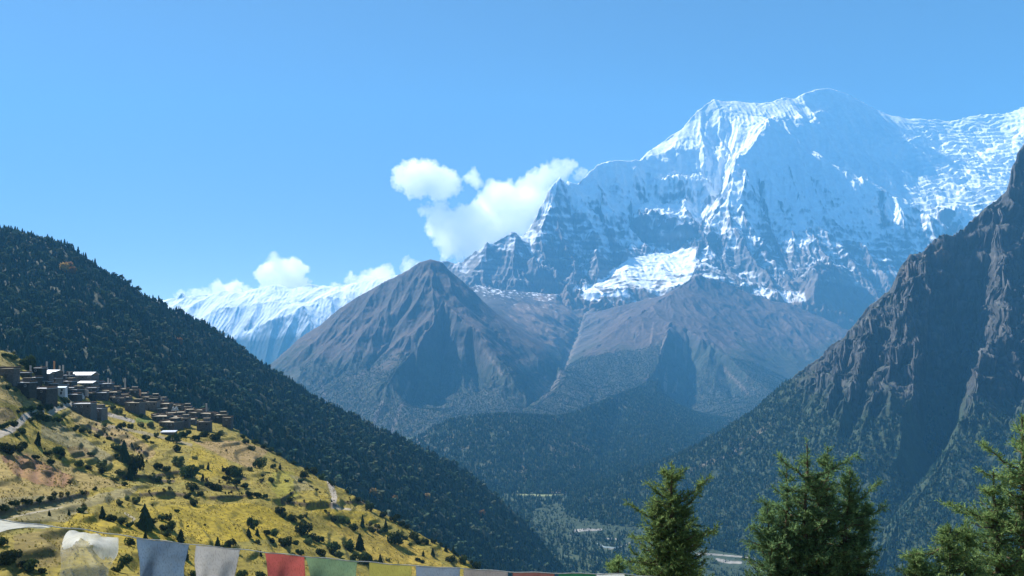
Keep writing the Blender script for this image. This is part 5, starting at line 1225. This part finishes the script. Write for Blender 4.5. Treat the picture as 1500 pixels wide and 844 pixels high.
def near_tree(label, stems, Y, extra, seed, cols, dens=1.0, blade=0.105):
    """stems: (px, top row, spread in px at the bottom of the frame); extra: single boughs (from row, tip px, tip row)"""
    rr = random.Random(seed); g = np.random.default_rng(seed)
    p0 = stems[0][0]; base = Vector(((p0 - CX) / F * Y, Y, 0)); base.z = CAMZ + float(near_z(np.array(base.x), np.array(Y)))
    e = empty("conifer", base, 0, label, "tree", "conifers in front of the valley")
    V, Fc = [], []; tips = []
    k_ = Y / F
    def bough(a, b, r0, n=6, lift=0.10):
        L = (b - a).length; pts = []
        for i in range(n + 1):
            t = i / n; p = a.lerp(b, t); p.z += -lift * L * math.sin(math.pi * t) * 0.8; p += Vector((rr.gauss(0, .02), rr.gauss(0, .02), rr.gauss(0, .02))) * L; pts.append(p)
        tube(V, Fc, pts, [r0 * (1 - 0.85 * i / n) + 0.004 for i in range(n + 1)], 5)
        return pts
    for (sx, top, half) in stems:
        T_ = Vector(P(sx, top, Y)) - base; B_ = Vector(((sx - p0) * k_ * 0.3, rr.uniform(-.2, .2), -0.3))
        n = 14; tp = [B_.lerp(T_, i / n) + Vector((rr.gauss(0, .03), rr.gauss(0, .03), 0)) for i in range(n + 1)]; tp[-1] = T_
        tube(V, Fc, tp, [0.17 * (1 - i / n) ** 0.8 + 0.012 for i in range(n + 1)], 8)
        Ht = (Vector(P(sx, 870, Y)) - base).z; zt = T_.z; nb = int(110 * dens)
        tips.append((tp[-3], tp[-1]))
        for b in range(nb):
            f = rr.random() ** 0.75; z = zt - (zt - Ht) * f * 1.12 - 0.08
            R = half * k_ * (0.10 + 0.95 * f ** 0.75) * rr.choice((rr.uniform(0.4, 0.95), rr.uniform(0.8, 1.3)))
            th = rr.uniform(0, 6.283); t = (z - B_.z) / (T_.z - B_.z); a = B_.lerp(T_, t)
            b_ = a + Vector((math.cos(th) * R, math.sin(th) * R, R * rr.uniform(0.10, 0.65)))
            pts = bough(a, b_, 0.015 + 0.012 * R)
            for i in range(1, len(pts)): tips.append((pts[i - 1], pts[i]))
    for (fr, tx, ty) in extra:
        a = Vector(P(stems[0][0], fr, Y)) - base; b_ = Vector(P(tx, ty, Y + rr.uniform(-.3, .3))) - base
        pts = bough(a, b_, 0.03, 9, 0.06)
        for i in range(1, len(pts)):
            for q in range(2): tips.append((pts[i - 1], pts[i]))
    obj("trunk", mesh_pyd("trunk", V, Fc, [M_bark], True), e)
    # twigs along every bough, each twig a feather of narrow needle blades
    A = np.array([tuple(t[0]) for t in tips]); B = np.array([tuple(t[1]) for t in tips])
    rep = np.maximum(3, (np.linalg.norm(B - A, axis=1) / 0.034).astype(int)); ix = np.repeat(np.arange(len(A)), rep); n = len(ix)
    t = g.random(n)[:, None]; pos = A[ix] * (1 - t) + B[ix] * t; ax_ = B[ix] - A[ix]; ax_ /= np.linalg.norm(ax_, axis=1)[:, None]
    d = g.normal(size=(n, 3)) * np.array([1, 1, .6]); d -= (d * ax_).sum(1)[:, None] * ax_; d /= np.linalg.norm(d, axis=1)[:, None]
    tw = ax_ * g.uniform(0.3, 1.0, (n, 1)) + d * g.uniform(0.3, 1.0, (n, 1)) + np.array([0, 0, 0.12]); tw /= np.linalg.norm(tw, axis=1)[:, None]
    TL = g.uniform(0.10, 0.26, (n, 1)); NB = 6
    tint = g.random((n, 1)); outer = np.clip(t, 0, 1)
    cb = np.array(cols[0]) * (1 - tint) + np.array(cols[1]) * tint
    Vl, Cl = [], []
    for q in range(NB):
        s_ = (q + g.random((n, 1))) / NB; c = pos + tw * TL * s_
        sd2 = np.cross(tw, g.normal(size=(n, 3))); sd2 /= np.linalg.norm(sd2, axis=1)[:, None]
        bd = tw * 0.75 + sd2 * 0.7; L = blade * g.uniform(0.6, 1.25, (n, 1)); wv = np.cross(bd, g.normal(size=(n, 3))); wv /= np.linalg.norm(wv, axis=1)[:, None]
        Vl.append(np.stack([c - wv * blade * 0.14, c + wv * blade * 0.14, c + bd * L], 1)); Cl.append(np.repeat((cb * g.uniform(0.7, 1.3, (n, 1)))[:, None], 3, 1))
    V = np.concatenate(Vl).reshape(-1, 3); C = np.concatenate(Cl).reshape(-1, 3)
    obj("crown", np_mesh("crown", V, np.arange(len(V)), np.arange(0, len(V), 3), [M_needle], False, C), e)
GA = [(0.085, 0.145, 0.055), (0.22, 0.30, 0.10)]; GB = [(0.075, 0.145, 0.07), (0.20, 0.30, 0.12)]; GC = [(0.10, 0.18, 0.07), (0.24, 0.33, 0.12)]
near_tree("slim conifer with a pointed spire, leftmost of the near trees", [(984, 676, 60), (962, 730, 50), (1002, 745, 46)], 24.0,
          [(770, 917, 737), (735, 948, 708), (745, 1038, 699), (760, 1032, 706), (800, 1051, 773), (790, 1046, 780), (790, 925, 785), (700, 972, 690), (705, 1000, 690), (820, 908, 822)], 801, GA)
near_tree("broad bushy conifer with several leaders, between the slim one and the right edge", [(1182, 648, 66), (1213, 656, 60), (1152, 684, 58), (1245, 688, 50), (1124, 740, 48), (1268, 735, 38), (1200, 700, 70)], 23.0,
          [(790, 1096, 772), (760, 1114, 732), (770, 1290, 706), (780, 1296, 740), (800, 1092, 800), (700, 1140, 668), (700, 1255, 668)], 802, GB, 0.85)
near_tree("tall bright conifer cut by the right edge of the photo", [(1497, 610, 75), (1455, 690, 55), (1530, 640, 60)], 22.0,
          [(690, 1436, 648), (700, 1434, 690), (760, 1398, 745), (770, 1388, 738), (790, 1400, 790)], 803, GC, 0.9)
near_tree("low pale green young conifer left of the tall right edge one", [(1392, 772, 44), (1345, 808, 32), (1420, 770, 38)], 21.0, [(800, 1322, 815), (790, 1415, 770)], 804, GC, 0.6)
near_tree("tip of a small conifer beside the slim spire's left foot", [(905, 815, 18)], 23.0, [(840, 890, 828)], 805, GC, 0.3)

# ------------------------------------------------------------------ prayer flags on their cord
CORD = [(-260, 735), (-120, 750), (0, 762), (75, 771), (130, 777), (200, 788), (280, 797.5), (360, 806), (445, 815), (520, 822), (605, 829), (680, 833), (750, 838), (830, 840), (915, 841), (1010, 850), (1120, 868)]
def cord_at(px):
    py_ = float(np.interp(px, [c[0] for c in CORD], [c[1] for c in CORD])); Yc = float(np.interp(px, [-260, 0, 900, 1120], [3.7, 4.2, 5.8, 6.2]))
    return Vector(P(px, py_, Yc))
V, Fc = [], []; pp = [cord_at(x) for x in np.linspace(-260, 1120, 160)]
pp = [p + Vector((0, 0, 0.003 * math.sin(i * 0.9))) for i, p in enumerate(pp)]
tube(V, Fc, pp, [0.0032] * len(pp), 6)
tag(obj("cord", mesh_pyd("cord", V, Fc, [M_cord], True)), "thin pale cord strung across the bottom of the view, holding the flags", "cord")
def cloth_mat(name, c, trans=0.45, clear=0.18):
    m, nt, o = new_mat(name)
    rgb = nd(nt, "ShaderNodeRGB"); rgb.outputs[0].default_value = (*c, 1)
    f, raw = noise_fac(nt, 9.0, 5, 0.65, 0.8, 1.12)
    cc = mul_col(nt, rgb.outputs[0], f)
    tc = nd(nt, "ShaderNodeTexCoord"); wv = nd(nt, "ShaderNodeTexWave"); wv.inputs["Scale"].default_value = 240; wv.inputs["Distortion"].default_value = 1.0
    nt.links.new(tc.outputs["Object"], wv.inputs["Vector"])
    bp = nd(nt, "ShaderNodeBump"); bp.inputs["Strength"].default_value = 0.12; bp.inputs["Distance"].default_value = 0.002; nt.links.new(wv.outputs[1], bp.inputs["Height"])
    d = nd(nt, "ShaderNodeBsdfDiffuse"); t = nd(nt, "ShaderNodeBsdfTranslucent"); mx = nd(nt, "ShaderNodeMixShader"); mx.inputs[0].default_value = trans
    mp = nd(nt, "ShaderNodeMapping"); mp.inputs["Scale"].default_value = (150, 1, 55); nt.links.new(tc.outputs["Object"], mp.inputs["Vector"])
    nz = nd(nt, "ShaderNodeTexNoise"); nz.inputs["Scale"].default_value = 1.0; nz.inputs["Detail"].default_value = 2; nt.links.new(mp.outputs[0], nz.inputs["Vector"])
    pr = nd(nt, "ShaderNodeMapRange"); pr.inputs[1].default_value = 0.52; pr.inputs[2].default_value = 0.62; pr.inputs[3].default_value = 1.0; pr.inputs[4].default_value = 0.80; nt.links.new(nz.outputs[0], pr.inputs[0])
    sp = nd(nt, "ShaderNodeSeparateXYZ"); nt.links.new(tc.outputs["Object"], sp.inputs[0])
    mz = nd(nt, "ShaderNodeMapRange"); mz.inputs[1].default_value = -0.03; mz.inputs[2].default_value = -0.045; nt.links.new(sp.outputs[2], mz.inputs[0])
    mm = nd(nt, "ShaderNodeMix"); mm.inputs[2].default_value = 1.0; nt.links.new(mz.outputs[0], mm.inputs[0]); nt.links.new(pr.outputs[0], mm.inputs[3])
    cc = mul_col(nt, cc, mm.outputs[0])
    nt.links.new(bp.outputs[0], d.inputs["Normal"])
    nt.links.new(cc, d.inputs[0]); nt.links.new(cc, t.inputs[0]); nt.links.new(d.outputs[0], mx.inputs[1]); nt.links.new(t.outputs[0], mx.inputs[2])
    out = mx.outputs[0]
    if clear:
        tr = nd(nt, "ShaderNodeBsdfTransparent"); m2 = nd(nt, "ShaderNodeMixShader"); m2.inputs[0].default_value = clear
        nt.links.new(out, m2.inputs[1]); nt.links.new(tr.outputs[0], m2.inputs[2]); out = m2.outputs[0]
    nt.links.new(out, o.inputs[0]); return m
def flag(x0, x1, mat, label, hgt=0.30, skew=0.0, amp=0.055, seed=0, taper=0.0, blow=0.0):
    r = random.Random(seed); nx_, ny_ = 26, 26; V = []; Fc = []
    ph1, ph2, ph3 = r.random() * 6, r.random() * 6, r.random() * 6
    A = cord_at(x0)
    for j in range(ny_ + 1):
        v = j / ny_
        for i in range(nx_ + 1):
            u = i / nx_
            x = x0 + (x1 - x0) * (u + taper * v * (0.5 - u))
            p = cord_at(x0 + (x1 - x0) * u); q = cord_at(x)
            z = p.z - hgt * v - 0.004 * math.sin(u * 9 + ph3) * (1 - v)
            dx = skew * v * hgt
            dy = v * (amp * math.sin(u * 5.5 + ph1 + 1.5 * v) + 0.5 * amp * math.sin(u * 11 + 3 * v + ph2) + 0.35 * amp * math.sin(u * 3 - 8 * v + ph3)) + blow * math.sin(math.pi * 0.5 * v)
            V.append((q.x + dx - A.x, p.y + dy - A.y, z + blow * 0.3 * v - A.z))
    for j in range(ny_):
        for i in range(nx_): a = j * (nx_ + 1) + i; Fc.append((a, a + 1, a + nx_ + 2, a + nx_ + 1))
    o = obj("prayer_flag", mesh_pyd("prayer_flag", V, Fc, [mat], True)); o.location = A
    m = o.modifiers.new("cloth", 'SOLIDIFY'); m.thickness = 0.0008
    tag(o, label, "prayer flag", "prayer flags on the cord")
FC = {'blue': cloth_mat("blue_cotton", (0.20, 0.29, 0.40)), 'white': cloth_mat("white_cotton", (0.55, 0.54, 0.54)), 'red': cloth_mat("red_cotton", (0.58, 0.17, 0.16)), 'green': cloth_mat("green_cotton", (0.28, 0.40, 0.26)),
      'yellow': cloth_mat("yellow_cotton", (0.52, 0.49, 0.16)), 'pale': cloth_mat("pale_blue_cotton", (0.30, 0.37, 0.46)), 'grey': cloth_mat("greyish_cotton", (0.40, 0.37, 0.36)), 'dull': cloth_mat("dull_red_cotton", (0.33, 0.16, 0.14)),
      'deep': cloth_mat("deep_green_cotton", (0.05, 0.22, 0.12)), 'sheer': cloth_mat("sheer_white_gauze", (0.75, 0.76, 0.74), 0.5, 0.45), 'gauze': cloth_mat("see_through_gauze", (0.75, 0.76, 0.74), 0.5, 0.86)}
flag(200, 277, FC['blue'], "slate blue prayer flag, first solid flag from the left", 0.32, -0.10, 0.055, 1, 0.25)
flag(287, 352, FC['white'], "plain white prayer flag between the slate blue and the red one", 0.32, -0.12, 0.05, 2, 0.12)
flag(388, 446, FC['red'], "red prayer flag with a diagonal fold", 0.3, 0.05, 0.055, 3, 0.2)
flag(447, 524, FC['green'], "light green prayer flag right of the red one", 0.3, 0.02, 0.055, 4, 0.35)
flag(541, 603, FC['yellow'], "yellow prayer flag right of the light green one", 0.3, 0.0, 0.012, 5)
flag(609, 674, FC['pale'], "pale blue prayer flag right of the yellow one", 0.3, 0.0, 0.02, 6, 0.1)
flag(679, 744, FC['grey'], "greyish white prayer flag of which only the top edge shows", 0.3, 0.0, 0.02, 7)
flag(751, 812, FC['dull'], "dull red prayer flag, a thin strip at the frame bottom", 0.3, 0.0, 0.015, 8)
flag(818, 872, FC['deep'], "deep green prayer flag, leftmost of the last two at the cord's right end", 0.3, 0.0, 0.012, 9)
flag(874, 915, FC['sheer'], "pale thin flag at the very right end of the cord", 0.2, 0.0, 0.012, 10)
# two sheer white flags lifted by the wind at the left
def sheer(name, rows, label, mat):
    """rows of picture points from the cord edge to the free edge, each with its distance"""
    n = len(rows); V = []; Fc = []; m_ = 30; k_ = 18
    R = [[np.array(P(*p)) for p in row] for row in rows]
    A = R[0][0]
    grid = []
    for row in R:
        a = np.array(row); tt = np.linspace(0, len(a) - 1, m_); grid.append(np.stack([np.interp(tt, np.arange(len(a)), a[:, c]) for c in range(3)], 1))
    grid = np.array(grid); tt = np.linspace(0, n - 1, k_)
    G = np.stack([[np.interp(tt, np.arange(n), grid[:, j, c]) for c in range(3)] for j in range(m_)], 0)  # m_,3,k_
    for i in range(k_):
        for j in range(m_):
            p = G[j, :, i].copy(); p[1] += 0.018 * math.sin(j * 0.5 + i * 0.6); p[2] += 0.003 * math.sin(j * 0.9 - i * .5); V.append(tuple(p - A))
    for i in range(k_ - 1):
        for j in range(m_ - 1): a = i * m_ + j; Fc.append((a, a + 1, a + m_ + 1, a + m_))
    mi = None if not isinstance(mat, tuple) else [0 if (f // (m_ - 1)) < 6 + 2 * math.sin(f % (m_ - 1) * 0.35) else 1 for f in range(len(Fc))]
    o = obj("prayer_flag", mesh_pyd(name, V, Fc, list(mat) if isinstance(mat, tuple) else [mat], True, None, mi)); o.location = A
    m = o.modifiers.new("cloth", 'SOLIDIFY'); m.thickness = 0.0006
    sm = o.modifiers.new("soft", 'SMOOTH'); sm.factor = 0.5; sm.iterations = 6
    tag(o, label, "prayer flag", "prayer flags on the cord")
sheer("sheer_flag", [[(-70, 755, 4.05), (-30, 759, 4.1), (0, 762, 4.2), (40, 767, 4.25), (78, 771.5, 4.33)], [(-70, 770, 4.2), (-30, 768, 4.3), (5, 765, 4.4), (40, 768, 4.45), (75, 772, 4.4)], [(-75, 790, 4.5), (-35, 784, 4.6), (0, 776, 4.7), (35, 770, 4.7), (72, 772.5, 4.5)], [(-80, 800, 4.9), (-40, 790, 5.0), (0, 779, 5.0), (25, 774, 4.9), (70, 773, 4.6)]],
      "sheer white flag streaming flat along the cord in the left corner", FC['sheer'])
sheer("sheer_flag", [[(100, 777, 4.42), (128, 780.5, 4.45), (150, 784, 4.5), (172, 786, 4.5)], [(92, 782, 4.5), (118, 779, 4.7), (146, 792, 4.8), (176, 812, 4.7)], [(91, 800, 4.6), (108, 797, 5.0), (132, 796, 5.1), (168, 822, 4.9)], [(88, 815, 4.6), (105, 812, 4.8), (132, 820, 4.9), (158, 838, 4.8)], [(86, 835, 4.5), (108, 838, 4.6), (135, 838, 4.7), (160, 845, 4.7)], [(84, 860, 4.45), (108, 862, 4.5), (135, 862, 4.5), (162, 862, 4.5)]],
      "billowing see-through white flag, hanging left of the slate blue one", (FC['sheer'], FC['gauze']))
